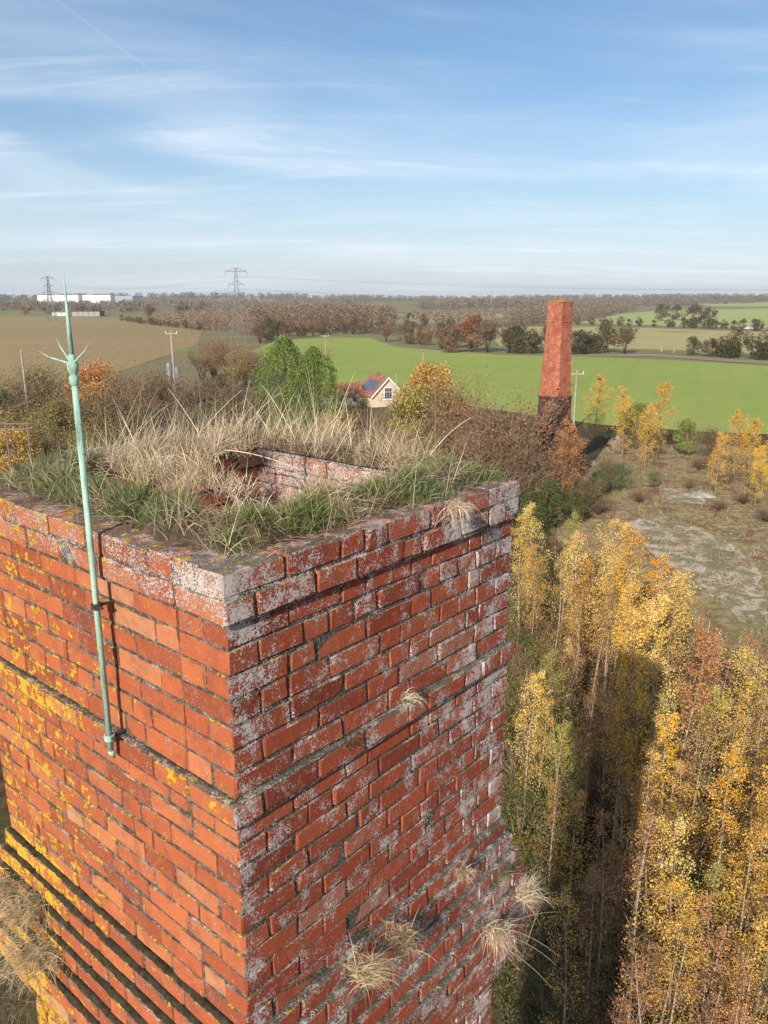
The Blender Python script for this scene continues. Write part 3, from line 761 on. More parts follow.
# long lone stems
def stem(p, pts, rad, label, color=None):
    mb = MB(); mb.tube([Vector(q) for q in pts], [rad*(1-.7*i/(len(pts)-1)) for i in range(len(pts))], 5)
    o = mb.build('dry_stem', M_stem); o.location = p; tag(o, label, 'stem', 'dry stems on the chimney'); return o
M_stem = simple('dry_stem', (.60, .50, .36), .8, 0, .2, 30)
def arc(u0, v0, u1, v1, plane, sag=.03, k=7):
    a, b_ = plane(u0, v0), plane(u1, v1); return a, [(b_-a)*(i/(k-1))+Vector((0, 0, sag*4*(i/(k-1))*(1-i/(k-1)))) for i in range(k)]
nout = lambda d: (lambda u, v: on_plane(u, v, LD, LD.dot(COR)-d))
for (u0, v0, u1, v1, lab) in ((505, 925, 562, 912, 'single straw stem reaching out level from the steps'), (510, 930, 560, 957, 'straw stem drooping out below the level one'), (508, 936, 556, 965, 'thinner straw stem just under the drooping one'), (500, 945, 551, 987, 'lowest straw stem bending down from the steps')):
    p, pts = arc(u0, v0, u1, v1, nout(.20), .02); stem(p, pts, .0018, lab)
def topz_plane(r_): return lambda u, v: on_plane(u, v, RD, RD.dot(COR)+r_)
for i, (u0, v0, u1, v1) in enumerate(((195, 440, 242, 390), (212, 455, 168, 388), (330, 440, 355, 372), (368, 470, 372, 398), (352, 450, 345, 400), (296, 440, 262, 385), (430, 455, 470, 418), (138, 450, 118, 412), (225, 450, 300, 470), (385, 462, 400, 420), (240, 430, 250, 380), (160, 452, 150, 415))):
    p, pts = arc(u0, v0, u1, v1, topz_plane(SR-.12 if i != 8 else .9), .015); stem(p, pts, .0028, 'tall dry stem rising from the grass on the chimney top')

# ------------------------------------------------------------------ lightning rod
ro = .055
pb = on_left(110, 742, ro); rx, ry = pb.x, pb.y
def rz_at(v):
    u0 = None; lo, hi = pb.z-1, pb.z+3
    for _ in range(50):
        m = (lo+hi)/2; q = project(Vector((rx, ry, m)))
        if q[1] > v: lo = m
        else: hi = m
    return (lo+hi)/2
zb, zcol, ztop = pb.z, rz_at(366), rz_at(272)
rod = empty('lightning_rod', (rx, ry, zb)); tag(rod, 'green verdigris copper lightning rod with pronged tip clamped to the brick face', 'lightning rod')
hc = zcol-zb; ht = ztop-zb
MB().tube([(0, 0, -.03), (0, 0, hc*.5), (0, 0, hc-.035)], [.0096, .0094, .0086], 12).build('pole', M_verd, rod, True)
MB().lathe([(.0088, hc-.055), (.0130, hc-.050), (.0130, hc-.030), (.0100, hc-.027), (.0100, hc-.022), (.0140, hc-.014), (.0160, hc-.005), (.0160, hc+.004), (.0125, hc+.011), (.0098, hc+.018), (.0098, hc+.030), (.0078, hc+.032)], 14).build('collar', M_verd, rod, True)
MB().tube([(0, 0, hc+.03), (0, 0, hc+(ht-hc)*.6), (0, 0, ht)], [.0078, .0050, .0006], 10).build('spike', M_verd, rod, True)
for (u, v) in ((39, 351), (56, 338), (89, 343)):
    pc = project(Vector((rx, ry, zcol)))
    pt = on_plane(u, v, Vector((0, 1, 0)), ry+{39: .03, 56: .09, 89: -.03}[u])-Vector((rx, ry, zb))
    d = Vector((pt.x, pt.y, 0))
    a = Vector((0, 0, hc+.004))
    mid = a.lerp(pt, .45)-Vector((0, 0, .004))
    MB().tube([a, a.lerp(mid, .5), mid, mid.lerp(pt, .5)+Vector((0, 0, -.004)), pt], [.0040, .0034, .0028, .0018, .0004], 8).build('prong', M_verd, rod, True)
for v in (606, 737):
    zc = rz_at(v)-zb
    cl_ = MB(); cl_.lathe([(.0122, zc-.010), (.0165, zc-.009), (.0165, zc+.009), (.0122, zc+.010)], 12)
    cl_ = cl_.build('clamp', M_iron if v < 700 else M_verd, rod)
    aw = RD*(ro+.03)
    MB().tube([RD*.010+Vector((0, 0, zc)), aw+Vector((0, 0, zc))], .0050, 8).build('bracket', M_iron, cl_)
    MB().tube([LD*-.014+Vector((0, 0, zc)), LD*-.034+Vector((0, 0, zc))], .0045, 6).build('bolt', M_iron, cl_)
MB().tube([(0, 0, -.03), RD*.004+Vector((0, 0, -.045)), RD*.010+Vector((0, 0, -.06))], [.011, .009, .004], 8).build('tip_end', M_verd, rod, True)

# ------------------------------------------------------------------ far chimney
p = ground_at(549.5, 497); fc = empty('brick_chimney', p, R_(38))
tag(fc, 'tall tapering red brick chimney with blackened base beyond the birches', 'chimney')
def far_brick(name, sootamt):
    m, t, b, o = new_mat(name); tcx = N(t, 'ShaderNodeTexCoord'); P = tcx.outputs['Object']
    s = N(t, 'ShaderNodeSeparateXYZ'); t.links.new(P, s.inputs[0]); cb = N(t, 'ShaderNodeCombineXYZ')
    t.links.new(math_(t, 'ADD', s.outputs[0], s.outputs[1]), cb.inputs[0]); t.links.new(s.outputs[2], cb.inputs[1])
    br = N(t, 'ShaderNodeTexBrick'); br.inputs['Scale'].default_value = 1; br.inputs['Brick Width'].default_value = .225; br.inputs['Row Height'].default_value = .076; br.inputs['Mortar Size'].default_value = .005
    for k, cc in (('Color1', (.45, .135, .065, 1)), ('Color2', (.33, .085, .043, 1)), ('Mortar', (.30, .20, .15, 1))): br.inputs[k].default_value = cc
    t.links.new(cb.outputs[0], br.inputs['Vector'])
    c = mixc(t, maprange(t, noise_(t, P, 1.1, 5, .65), .42, .68, 0, .7), br.outputs['Color'], (.22, .055, .035))
    c = mixc(t, maprange(t, noise_(t, P, 3.5, 4, .6), .52, .70, 0, .6), c, (.50, .30, .20)); c = mixc(t, maprange(t, noise_(t, P, 9, 4, .7), .52, .66, 0, .65), c, (.17, .05, .035))
    mpz = N(t, 'ShaderNodeMapping'); mpz.inputs['Scale'].default_value = (1.2, 1.2, 7); t.links.new(P, mpz.inputs[0])
    c = mixc(t, maprange(t, noise_(t, mpz.outputs[0], 1.4, 5, .7), .48, .64, 0, .38), c, (.14, .045, .032))
    if sootamt:
        so_ = maprange(t, noise_(t, P, .9, 4, .6, .5), .36, .50)
        c = mixc(t, math_(t, 'MULTIPLY', so_, sootamt), c, (.035, .028, .028))
    t.links.new(c, b.inputs['Base Color']); bump(t, b, noise_(t, P, 6, 4, .6), .5, .05); return m
FB = far_brick('far_brick', 0); FS = far_brick('far_brick_sooty', .9)
zs = [project(Vector((p.x, p.y, z)))[1] for z in (0, 1)]
def zfar(v):
    lo, hi = 0, 25
    for _ in range(40):
        m = (lo+hi)/2
        if project(Vector((p.x, p.y, m)))[1] > v: lo = m
        else: hi = m
    return m
ft = zfar(300.5); fb_ = zfar(396)
def frustum(name, mat, z0, w0, z1, w1, par=fc, rings_=8, jit=0.0):
    mb = MB(); V = []; r = random.Random(3); c = .22
    for i in range(rings_+1):
        k = i/rings_; ww = (w0+(w1-w0)*k)/2; z = z0+(z1-z0)*k; q = ww*c
        ring = [(-ww+q, -ww), (ww-q, -ww), (ww, -ww+q), (ww, ww-q), (ww-q, ww), (-ww+q, ww), (-ww, ww-q), (-ww, -ww+q)]
        V += [(x+r.uniform(-jit, jit), y+r.uniform(-jit, jit), z) for x, y in ring]
    F = [(i*8+k, i*8+(k+1) % 8, (i+1)*8+(k+1) % 8, (i+1)*8+k) for i in range(rings_) for k in range(8)]
    F += [tuple(range(7, -1, -1)), tuple(range(rings_*8, rings_*8+8))]
    return mb.add(V, F).build(name, mat, par)
frustum('base', FS, -.3, 2.30, fb_, 2.04, rings_=10)
frustum('shaft', FB, fb_+.002, 1.96, ft-1.65, 1.52, rings_=10)
frustum('band', FB, ft-1.648, 1.60, ft-1.45, 1.60, rings_=1)
frustum('head', FB, ft-1.448, 1.53, ft-.45, 1.53, rings_=4)
frustum('corbel', FB, ft-.448, 1.56, ft-.10, 1.66, rings_=4, jit=.02)
frustum('cap', FB, ft-.098, 1.58, ft, 1.50, rings_=1, jit=.04)
frustum('band', FS, fb_-.10, 2.13, fb_+.06, 2.11, rings_=1)
for k in (.45, .78):
    frustum('strap', M_iron, fb_*k-.05, 2.37-.26*k, fb_*k+.05, 2.37-.26*k, rings_=1)
n = 160; b_ = np.stack([rng.uniform(-.65, .65, n), rng.uniform(-.65, .65, n), np.full(n, ft-.01)], -1)
go = grass_obj('cap_grass', b_, updir(n, .5), rng.uniform(.1, .35, n), np.full(n, .02), rng.uniform(.2, 1, n), (.30, .27, .13), fc)
go['kind'] = 'stuff'

# ------------------------------------------------------------------ trees
def leaf_quads(C, size, nrm_up=.3, aspect=.62):
    n = len(C); a = rng.normal(0, 1, (n, 3)); a /= np.linalg.norm(a, axis=1, keepdims=True)
    q = rng.normal(0, 1, (n, 3)); q[:, 2] += nrm_up; b_ = np.cross(a, q); b_ /= np.linalg.norm(b_, axis=1, keepdims=True)+1e-9
    s = np.broadcast_to(np.asarray(size), (n,))[:, None]*.5
    V = np.stack([C-a*s, C+b_*s*aspect, C+a*s, C-b_*s*aspect], 1).reshape(-1, 3)
    return V, np.arange(4*n).reshape(n, 4)
def birch_variant(seed, h, nleaf, crown0=.36, spread=.17, lsize=.085, bare=0.0):
    r = random.Random(seed); g = np.random.default_rng(seed)
    tr = MB(); pts = []; lean = Vector((r.uniform(-.075, .075), r.uniform(-.075, .075), 0)); ph = r.uniform(0, 6)
    for i in range(11):
        k = i/10; pts.append(Vector((0, 0, h*k))+lean*h*k+Vector((math.sin(ph+k*5)*.022*h*k, math.cos(ph*1.3+k*4.3)*.022*h*k, 0)))
    r0 = h*r.uniform(.0045, .0072); tr.tube(pts, [r0*(1-.88*i/10)+.004 for i in range(11)], 6)
    def at(k):
        f = k*10; i = min(int(f), 9); return pts[i].lerp(pts[i+1], f-i)
    br = MB(); cents = []; wts = []
    nb = r.randint(20, 28)
    for i in range(nb):
        k = crown0+(.97-crown0)*(i+r.random())/nb; az = i*2.4+r.uniform(-.5, .5); rel = (k-crown0)/(1-crown0)
        L = h*spread*(1.25*math.sin(math.pi*min(1, .22+.78*rel))**.8+.12)*r.uniform(.7, 1.2)
        a = at(k); el = R_(r.uniform(38, 62)); d = Vector((math.cos(az)*math.cos(el), math.sin(az)*math.cos(el), math.sin(el)))
        b1 = a+d*L*.6; b2 = b1+Vector((d.x, d.y, d.z*.25))*L*.45
        br.tube([a, b1, b2], [.0016*h, .001*h, .0004*h], 3, False)
        for q in range(4):
            s0 = a.lerp(b1, r.uniform(.25, 1)); dd = Vector((d.x+r.uniform(-.9, .9), d.y+r.uniform(-.9, .9), r.uniform(-.25, .8))).normalized()
            e = s0+dd*L*r.uniform(.25, .5); br.tube([s0, e], [.0007*h, .0003*h], 3, False)
            for f in (.35, .7, 1.0): cents.append(s0.lerp(e, f)); wts.append(L*.10)
        for f in (.45, .7, .9, 1): cents.append(b1.lerp(b2, f)); wts.append(L*.11)
    cents = np.array([tuple(c) for c in cents]); wts = np.array(wts)
    drop = g.uniform(0, 1, len(cents)) > bare; cents, wts = cents[drop], wts[drop]
    pw = np.clip((cents[:, 2]/h-crown0)/(1-crown0), .02, 1)**.7*g.uniform(.2, 1, len(cents)); pw /= pw.sum()
    pick = g.choice(len(cents), nleaf, p=pw); C = cents[pick]+g.normal(0, 1, (nleaf, 3))*(wts[pick][:, None]*.75+.04)*np.array([1, 1, 1.2])
    V, F = leaf_quads(C, g.uniform(.7, 1.25, nleaf)*lsize)
    return dict(trunk=tr.mesh('trunk', True), branch=br.mesh('branches'), crown=mesh_np('crown', V, F))
def round_variant(seed, h, w, nleaf, lsize, trunk=.25, lobes=26, twigs=60, hollow=.55):
    r = random.Random(seed); g = np.random.default_rng(seed)
    tr = MB(); top = Vector((r.uniform(-.05, .05)*w, r.uniform(-.05, .05)*w, h*.75))
    tr.tube([Vector((0, 0, -.05)), top*.3+Vector((r.uniform(-.1, .1), 0, 0)), top*.65, top], [h*.028, h*.022, h*.014, h*.005], 7)
    br = MB(); L = []
    for i in range(lobes):
        az = r.uniform(0, 2*math.pi); zz_ = r.uniform(-.9, 1); q = math.sqrt(max(0, 1-zz_*zz_))*r.uniform(.55, 1.0)
        c = Vector((math.cos(az)*q*w*.40, math.sin(az)*q*w*.40, h*(trunk+(1-trunk)*.5)+zz_*h*(1-trunk)*.40)); L.append((c, w*r.uniform(.10, .20)))
        s0 = top*min(1, max(.25, c.z/h*.6)); br.tube([s0, s0.lerp(c, .55)+Vector((0, 0, .03*h)), c], [h*.009, h*.005, h*.0015], 4, False)
        for _ in range(max(1, twigs//lobes)):
            e = c+Vector((r.gauss(0, 1), r.gauss(0, 1), abs(r.gauss(.4, .8))))*w*.13
            br.tube([s0.lerp(c, .7), e], [h*.0028, h*.0008], 3, False)
    cc = np.array([tuple(c) for c, _ in L]); rr = np.array([q for _, q in L])
    pick = g.integers(0, lobes, nleaf); d = g.normal(0, 1, (nleaf, 3)); d /= np.linalg.norm(d, axis=1, keepdims=True)
    rad = rr[pick]*(g.uniform(hollow**3, 1.25, nleaf)**(1/3.))
    C = cc[pick]+d*rad[:, None]*np.array([1, 1, .85]); C[:, 2] = np.maximum(C[:, 2], .05)
    V, F = leaf_quads(C, g.uniform(.6, 1.3, nleaf)*lsize, .5)
    return dict(trunk=tr.mesh('trunk', True), branch=br.mesh('branches'), crown=mesh_np('crown', V, F))
def twig_variant(seed, h, w, ntwig, nleaf, lsize, wd=.012):
    r = random.Random(seed); g = np.random.default_rng(seed); br = MB(); tips = []
    stems = MB()
    for i in range(max(7, ntwig//26)):
        az = r.uniform(0, 6.28); q = r.uniform(.1, .42)*w; e = Vector((math.cos(az)*q, math.sin(az)*q, h*r.uniform(.5, .85)))
        m1 = Vector((e.x*.35, e.y*.35, e.z*.5)); stems.tube([Vector((e.x*.08, e.y*.08, -.05)), m1, e], [h*.012, h*.009, h*.003], 5)
        for k in range(26):
            s0 = m1.lerp(e, r.uniform(0, 1)); d = Vector((r.gauss(0, 1), r.gauss(0, 1), r.gauss(.7, .6))).normalized()
            b1 = s0+d*w*r.uniform(.10, .20); d2 = (d+Vector((r.gauss(0, .5), r.gauss(0, .5), .3))).normalized(); b2 = b1+d2*w*r.uniform(.06, .16)
            br.tube([s0, b1, b2], [wd, wd*.7, wd*.35], 3, False); tips += [b1, b2, b1.lerp(b2, .5)]
    T = np.array([tuple(t) for t in tips]); C = T[g.integers(0, len(T), nleaf)]+g.normal(0, .05*w, (nleaf, 3)); C[:, 2] = np.maximum(C[:, 2], .05)
    V, F = leaf_quads(C, g.uniform(.6, 1.3, nleaf)*lsize, .4)
    return dict(trunk=stems.mesh('stems', True), branch=br.mesh('twigs'), crown=mesh_np('crown', V, F))
def cone_variant(seed, h, w, n, ls):
    g = np.random.default_rng(seed); r = random.Random(seed); tr = MB()
    tr.tube([(0, 0, -.05), (0, 0, h*.5), (0, 0, h*.95)], [h*.022, h*.014, h*.003], 7)
    k = g.uniform(0, 1, n)**.85; az = g.uniform(0, 6.283, n); prof = np.sin(np.pi*np.clip(.16+.84*k, 0, 1))**.75*.95+.03
    lump = 1+.20*np.sin(az*3+k*9+seed)+.17*np.sin(az*7-k*17)+.14*np.sin(az*13+k*31)+.08*np.sin(az*23-k*57)+.22*np.sin(az*5+k*23+1.7*seed)*np.sin(k*40)
    rad = w*.5*prof*lump*g.uniform(.5, 1.05, n)**.4
    C = np.stack([np.cos(az)*rad, np.sin(az)*rad, h*(.04+.96*k)+g.normal(0, .12, n)], -1)
    out = C/np.array([1, 1, 1e9]); nn = len(C); s = g.uniform(.6, 1.3, nn)[:, None]*ls
    a = np.stack([np.cos(az)*.55, np.sin(az)*.55, np.ones(n)], -1)+g.normal(0, .25, (n, 3)); a /= np.linalg.norm(a, axis=1, keepdims=True)
    b_ = np.cross(a, g.normal(0, 1, (n, 3))); b_ /= np.linalg.norm(b_, axis=1, keepdims=True)
    V = np.stack([C-a*s*.5, C+b_*s*.22, C+a*s*.5, C-b_*s*.22], 1).reshape(-1, 3)
    br = MB()
    for i in range(40):
        z = h*(.06+.85*i/40); a_ = i*2.4; q = w*.42*math.sin(math.pi*min(1, .16+.84*z/h))**.75
        br.tube([(0, 0, z), (math.cos(a_)*q, math.sin(a_)*q, z+q*.5)], [.03, .008], 3, False)
    return dict(trunk=tr.mesh('trunk', True), branch=br.mesh('branches'), crown=mesh_np('crown', V, np.arange(4*n).reshape(n, 4)))
def plant(name, var, loc, scale, color, label, cat, group=None, bark=None, branchmat=None, leafm=None, squash=1.0, rz=None):
    e = empty(name, loc, random.uniform(0, 6.28) if rz is None else rz); e.scale = (scale, scale, scale*squash)
    tag(e, label, cat, group)
    for part, mat in (('trunk', bark or M_bark), ('branch', branchmat or M_twig), ('crown', leafm or M_leaf)):
        me = var[part]
        if len(me.materials) == 0: me.materials.append(mat)
        o = link({'trunk': 'trunk', 'branch': 'branches', 'crown': 'crown'}[part], me, None, e)
        if o.material_slots and me.materials[0] != mat:
            o.material_slots[0].link = 'OBJECT'; o.material_slots[0].material = mat
        j = random.uniform(.85, 1.15); o.color = (color[0]*j, color[1]*j*random.uniform(.93, 1.07), color[2]*j, 1)
    return e
GOLD = (.74, .44, .07); PALE = (.80, .58, .15); COPP = (.56, .27, .10); LIME = (.46, .42, .09); BRWN = (.40, .21, .08)
OLIVE = (.15, .145, .04); DGRN = (.045, .085, .022); RUST = (.36, .13, .045); MGRN = (.10, .15, .03)
CN = {GOLD: 'golden yellow', PALE: 'pale yellow', COPP: 'thin copper', LIME: 'lime yellow', BRWN: 'dull brown'}
def zone(q):                                     # where in the wood a tree stands, told by what is beside it
    ax = SUN_AZ[0]*-1; ay = SUN_AZ[1]*-1; rel = q[0]-.2-ax/ay*(q[1]-2.9); dist = math.hypot(q[0], q[1])
    if abs(rel) < 1.6: return "standing in the shadow of the chimney"
    if rel < 0: return "between the chimney wall and its shadow"
    u_, v_, z_ = project(Vector((q[0], q[1], 0)))
    if dist > 31: return "on the edge of the clearing"
    if dist > 23: return "in the wood behind the front rows, past the shadow"
    return "low in the wood beyond the shadow, under the chimney"
def blab(c, q):
    zq = zone(q); return 'slender birch with %s leaves %s' % (CN[c], zq), '%s birches %s' % (CN[c], zq)
bv = [birch_variant(500+i, 8.0, 3900, .28+.06*(i % 3), .080+.015*(i % 4), .056, .20) for i in range(8)]
bs = [birch_variant(600+i, 8.0, 1700, .24, .10, .050, .42) for i in range(5)]
bm_ = [birch_variant(620+i, 8.0, 2500, .27, .095, .050, .34) for i in range(6)]
bf = [birch_variant(640+i, 8.0, 5600, .06, .17, .10, .12) for i in range(4)]
trees_xy = []
def birch(u, v, h, c, sparse=False, sc=1.0):
    q = under(u, v, h)
    trees_xy.append((q.x, q.y))
    l_, g_ = blab(c, q); plant('birch_tree', random.choice(bs if sparse else (bm_ if v > 690 and random.random() < .7 else bv)), q, h/8.0, c, l_, 'tree', g_, M_birch, M_twig)
for a in ((524,510,7.6,PALE),(546,502,7.8,PALE),(536,540,6.6,GOLD),(576,512,6.5,LIME),(592,534,7.4,PALE),(606,512,8.2,PALE),(618,520,7.8,PALE),(630,530,7.6,GOLD),(600,556,7.2,GOLD),(614,545,7.4,PALE),
          (583,560,6.6,GOLD),(625,556,7.2,PALE),(660,568,7.2,GOLD),(674,576,7.2,PALE),(648,582,6.8,GOLD),(667,596,6.8,COPP),(699,600,6.2,COPP),(734,624,6.4,COPP),(709,634,6.6,COPP),(722,650,6.4,COPP),
          (531,669,6.0,PALE),(570,652,6.2,LIME),(636,648,6.8,BRWN),(650,668,6.6,GOLD),(664,697,6.4,LIME),(706,680,6.6,LIME),(758,648,7.0,PALE),(745,700,6.6,GOLD),(690,715,6.8,GOLD),(667,735,6.8,GOLD),
          (610,690,6.0,COPP),(590,700,5.6,BRWN),(625,760,6.0,BRWN),(573,789,5.6,GOLD),(646,817,6.8,COPP),(594,862,5.2,BRWN),(699,805,6.8,PALE),(758,834,6.6,GOLD),(709,855,6.0,LIME),(667,965,5.6,COPP),(723,893,5.8,COPP),
          (615,984,4.8,BRWN),(768,760,6.6,GOLD),(735,745,6.4,GOLD),(690,760,6.2,GOLD),(780,700,6.6,GOLD),(715,930,5.6,COPP),(757,950,5.6,COPP),(690,900,5.6,GOLD),(740,1010,5.2,COPP),(560,720,5.2,LIME),(545,700,5.2,GOLD),
          (655,760,6.2,BRWN),(680,640,6.2,BRWN),(640,700,6.2,GOLD),(765,880,6.0,LIME),(785,800,6.4,GOLD),(745,790,6.2,GOLD),(670,860,6.0,GOLD),(710,1000,5.2,BRWN),(640,930,5.0,BRWN),(790,1000,5.6,GOLD),(775,930,5.6,GOLD)):
    birch(*a, sparse=(a[3] in (COPP, BRWN)))
for d_, o_, h_, c_ in ((17, -.5, 8.6, GOLD), (19, .6, 8.2, PALE), (21, -.3, 8.0, GOLD), (23, .5, 7.6, PALE), (15.5, .7, 8.8, COPP), (25, -.4, 7.6, GOLD)):
    q = (.2-SUN_AZ[0]*d_+o_, 2.9-SUN_AZ[1]*d_, 0); trees_xy.append(q[:2])
    plant('birch_tree', random.choice(bv), q, h_/8, c_, 'tall %s birch whose top stands clear of the chimney shadow' % {GOLD: 'golden', PALE: 'pale yellow', COPP: 'copper'}[c_], 'tree', 'tall birches rising out of the shadow', M_birch, M_twig)
# second row stems, thin and sparse, filling the wood
rf = random.Random(21); cnt = 0
while cnt < 46:
    x, y = rf.uniform(2.5, 26), rf.uniform(11, 46)
    u, v, zc = project(Vector((x, y, 0)))
    if not (525 < u < 860 and 640 < v < 1250): continue
    if u > 600 and v < 700+(u-640)*.35: continue
    if min((math.hypot(x-a, y-b) for a, b in trees_xy), default=9) < .8: continue
    trees_xy.append((x, y)); cnt += 1
    c = rf.choice([COPP, BRWN, GOLD, BRWN, PALE]); h = rf.uniform(4.6, 6.4)
    l_, g_ = blab(c, (x, y)); plant('birch_tree', rf.choice(bs), (x, y, 0), h/8, c, l_, 'tree', g_, M_birch, M_twig)

# understorey shrubs
rv = [round_variant(700+i, 2.6, 2.8, 4600, .055, .0, 28, 90, .4) for i in range(5)]
tv = [twig_variant(720+i, 2.6, 3.2, 260, 1900, .052, .008) for i in range(4)]
def shrub(u, v, s, c, label, group, kind='r', squash=1.0, twm=None):
    q = ground_at(u, v); va = random.choice(rv if kind == 'r' else tv)
    plant('shrub', va, q, s, c, label, 'shrub', group, M_bark, M_twig, squash=squash)
for (u, v, s) in ((528,735,1.0),(548,770,1.1),(540,810,1.0),(565,745,.9),(530,840,.9),(580,690,.8),(562,655,.9),(545,625,.9),(700,930,.7),(620,790,.8),(590,640,.7)):
    shrub(u, v+20, s, MGRN if s < 1 else (.13, .17, .045), 'leafy green shrub under the birches', 'green shrubs under the birches')
cnt = 0
while cnt < 85:
    x, y = rf.uniform(2.0, 27), rf.uniform(9, 44); u, v, zc = project(Vector((x, y, 0)))
    if not (510 < u < 880 and 560 < v < 1300): continue
    if u > 590 and v < 660+(u-640)*.45: continue
    cnt += 1; nearw = (u < 610 and rf.random() < .7)
    c = rf.choice([(.12, .155, .04), (.16, .175, .05), (.22, .21, .055)]) if nearw else rf.choice([(.26, .20, .06), (.34, .19, .07), (.20, .18, .05), (.45, .28, .06), (.28, .15, .065)])
    kn = 'green' if c[1] >= c[0] else ('orange brown' if c[0] > .25 and c[1] < c[0]*.66 else 'olive')
    plant('shrub', rf.choice(rv), (x, y, 0), rf.uniform(.7, 1.25), c, 'leafy %s scrub bush %s' % (kn, zone((x, y))), 'shrub', '%s scrub %s' % (kn, zone((x, y))))
cnt = 0
while cnt < 55:
    x, y = rf.uniform(2.0, 27), rf.uniform(8.5, 45); u, v, zc = project(Vector((x, y, 0)))
    if not (515 < u < 880 and 600 < v < 1400): continue
    if u > 600 and v < 670+(u-640)*.5: continue
    cnt += 1
    c = rf.choice([BRWN, (.20, .12, .055), OLIVE, (.28, .15, .06), (.17, .15, .05)])
    plant('shrub', rf.choice(tv), (x, y, 0), rf.uniform(.5, 1.05), c, 'twiggy brown shrub '+zone((x, y)), 'shrub', 'brown shrubs '+zone((x, y)))

# bushes and trees round the clearing and the far chimney
LB = 'golden birch standing at the edge of the clearing'
def birchb(u, v, h, c, lab, grp):
    q = under(u, v, h); plant('birch_tree', random.choice(bf), q, h/8, c, lab, 'tree', grp, M_birch, M_twig, squash=1)
birchb(566, 418, 7.6, COPP, 'copper leaved birch with white stem in front of the far chimney', None)
birchb(578, 424, 7.0, (.45, .2, .07), 'shorter copper birch leaning beside the far chimney', None)
for (u, v, h, c, l) in ((598,374,8.0,GOLD,'golden birch close behind the far chimney'),(628,386,7.4,GOLD,'golden birch with a broad crown beyond the bare soil'),(664,382,7.8,(.72,.46,.07),'tallest golden birch beyond the bare soil'),(650,404,6.4,GOLD,'short golden birch between two taller ones')):
    birchb(u, v, h, c, l, None)
for (u, v, h, c) in ((742,409,6.6,GOLD),(755,418,6.2,(.74,.46,.05)),(770,422,6.4,(.74,.50,.05)),(722,432,5.4,GOLD),(762,446,5.0,(.74,.50,.05))):
    birchb(u, v, h, c, 'bright yellow birch in the clump at the back of the clearing', 'yellow birches behind the clearing')
mv = [round_variant(740+i, 6.0, 5.4, 6500, .17, .08, 30, 90, .45) for i in range(4)]
mt = [twig_variant(760+i, 6.0, 6.4, 420, 2600, .15, .018) for i in range(4)]
def bush(u, v, h, c, label, group=None, kind='r', squash=1.0, name='bush', cat='bush', leafm=None):
    c = tuple(min(.7, x*1.35) for x in c); q = under(u, v, h); plant(name, random.choice(mv if kind == 'r' else mt), q, h/6.0/squash, c, label, cat, group, M_bark, M_twig, leafm, squash)
bush(640, 402, 5.2, (.24, .26, .045), 'yellow green bush between the golden birches', None)
bush(690, 418, 4.0, (.20, .24, .055), 'low leafy green bush beside the green field', None)
bush(715, 425, 3.6, (.14, .12, .05), 'dull brown green bush beside the yellow clump', None, 't')
bush(622, 462, 2.6, (.13, .17, .07), 'grey green bush on the slope of the clearing', None)
bush(600, 470, 2.4, (.09, .13, .04), 'dark green bush below the far chimney', None)
bush(655, 470, 1.6, (.17, .18, .09), 'pale sage bush standing alone in the clearing', None)
for (u, v, h) in ((700,455,1.5),(725,470,1.3),(690,478,1.0),(745,490,1.2),(600,495,1.6),(640,490,1.1),(720,500,.9),(768,505,1.3)):
    bush(u, v, h, (.17, .11, .055), 'low brown bramble in the clearing', 'brambles in the clearing', 't', .6)
for (u, v, h, c) in ((524,440,5.5,(.14,.10,.05)),(545,476,4.0,(.08,.11,.03)),(520,450,5.5,(.13,.095,.05)),(585,470,3.6,(.12,.11,.04)),(537,492,3.0,(.09,.12,.03)),(575,490,2.6,(.10,.13,.035)),(610,455,3.2,(.15,.13,.05))):
    bush(u, v, h, c, 'shaggy brown green bush round the foot of the far chimney', 'bushes at the far chimney', 't' if c[0] > .1 else 'r')

# thicket behind the near chimney
for (u, v, h, c, k) in ((505,398,8.5,(.20,.13,.06),'t'),(470,400,8.0,(.22,.15,.06),'t'),(490,425,7,(.17,.12,.06),'t'),(455,430,6.5,(.20,.14,.06),'t'),(520,440,6,(.15,.11,.055),'t'),(425,425,6,(.22,.17,.05),'t'),(528,432,5.5,(.16,.11,.055),'t')):
    bush(u, v, h, c, 'bare twiggy thicket bush between the two chimneys', 'thicket between the chimneys', k, 1.0)
bush(432, 362, 9.6, (.42, .24, .06), 'large round tree with orange top leaves beside the house', None, 'r', 1.05, 'round_tree', 'tree')
bush(455, 375, 8.6, (.36, .20, .06), 'orange brown tree leaning on the large round one', None, 't', 1.0, 'round_tree', 'tree')
bush(418, 385, 7.6, (.34, .30, .06), 'yellow green bush at the foot of the large round tree', None, 'r')
for (u, v, h) in ((348,402,4.5),(396,402,4.5),(378,408,4.2),(300,418,5),(325,425,4.6),(350,428,4.4),(392,420,4.6),(372,425,4.4),(335,415,5),(405,430,4)):
    bush(u, v, h, (.50, .33, .05) if u % 2 else (.20, .17, .06), 'low bush with yellow leaves behind the grassy chimney top', 'yellow bushes behind the chimney top', 't')
cv = [cone_variant(780+i, 11.5, 6.6, 26000, .19) for i in range(2)]
for (u, v, h, i, lab) in ((284, 343, 11.8, 0, 'tall dense green conifer beside the house'), (313, 358, 10.6, 1, 'slightly shorter green conifer nearest the house roof')):
    q = along(u, v, 92); q.z = 0; plant('conifer', cv[i], q, h/11.5*(CAMZ-(CAMZ-11))/11, (.21, .30, .06), lab, 'tree', None, M_bark, M_twig, M_needle)
for (u, v, h, c) in ((213,345,7,RUST),(301,350,9,(.20,.09,.04)),(415,385,7,(.17,.12,.06))):
    pass
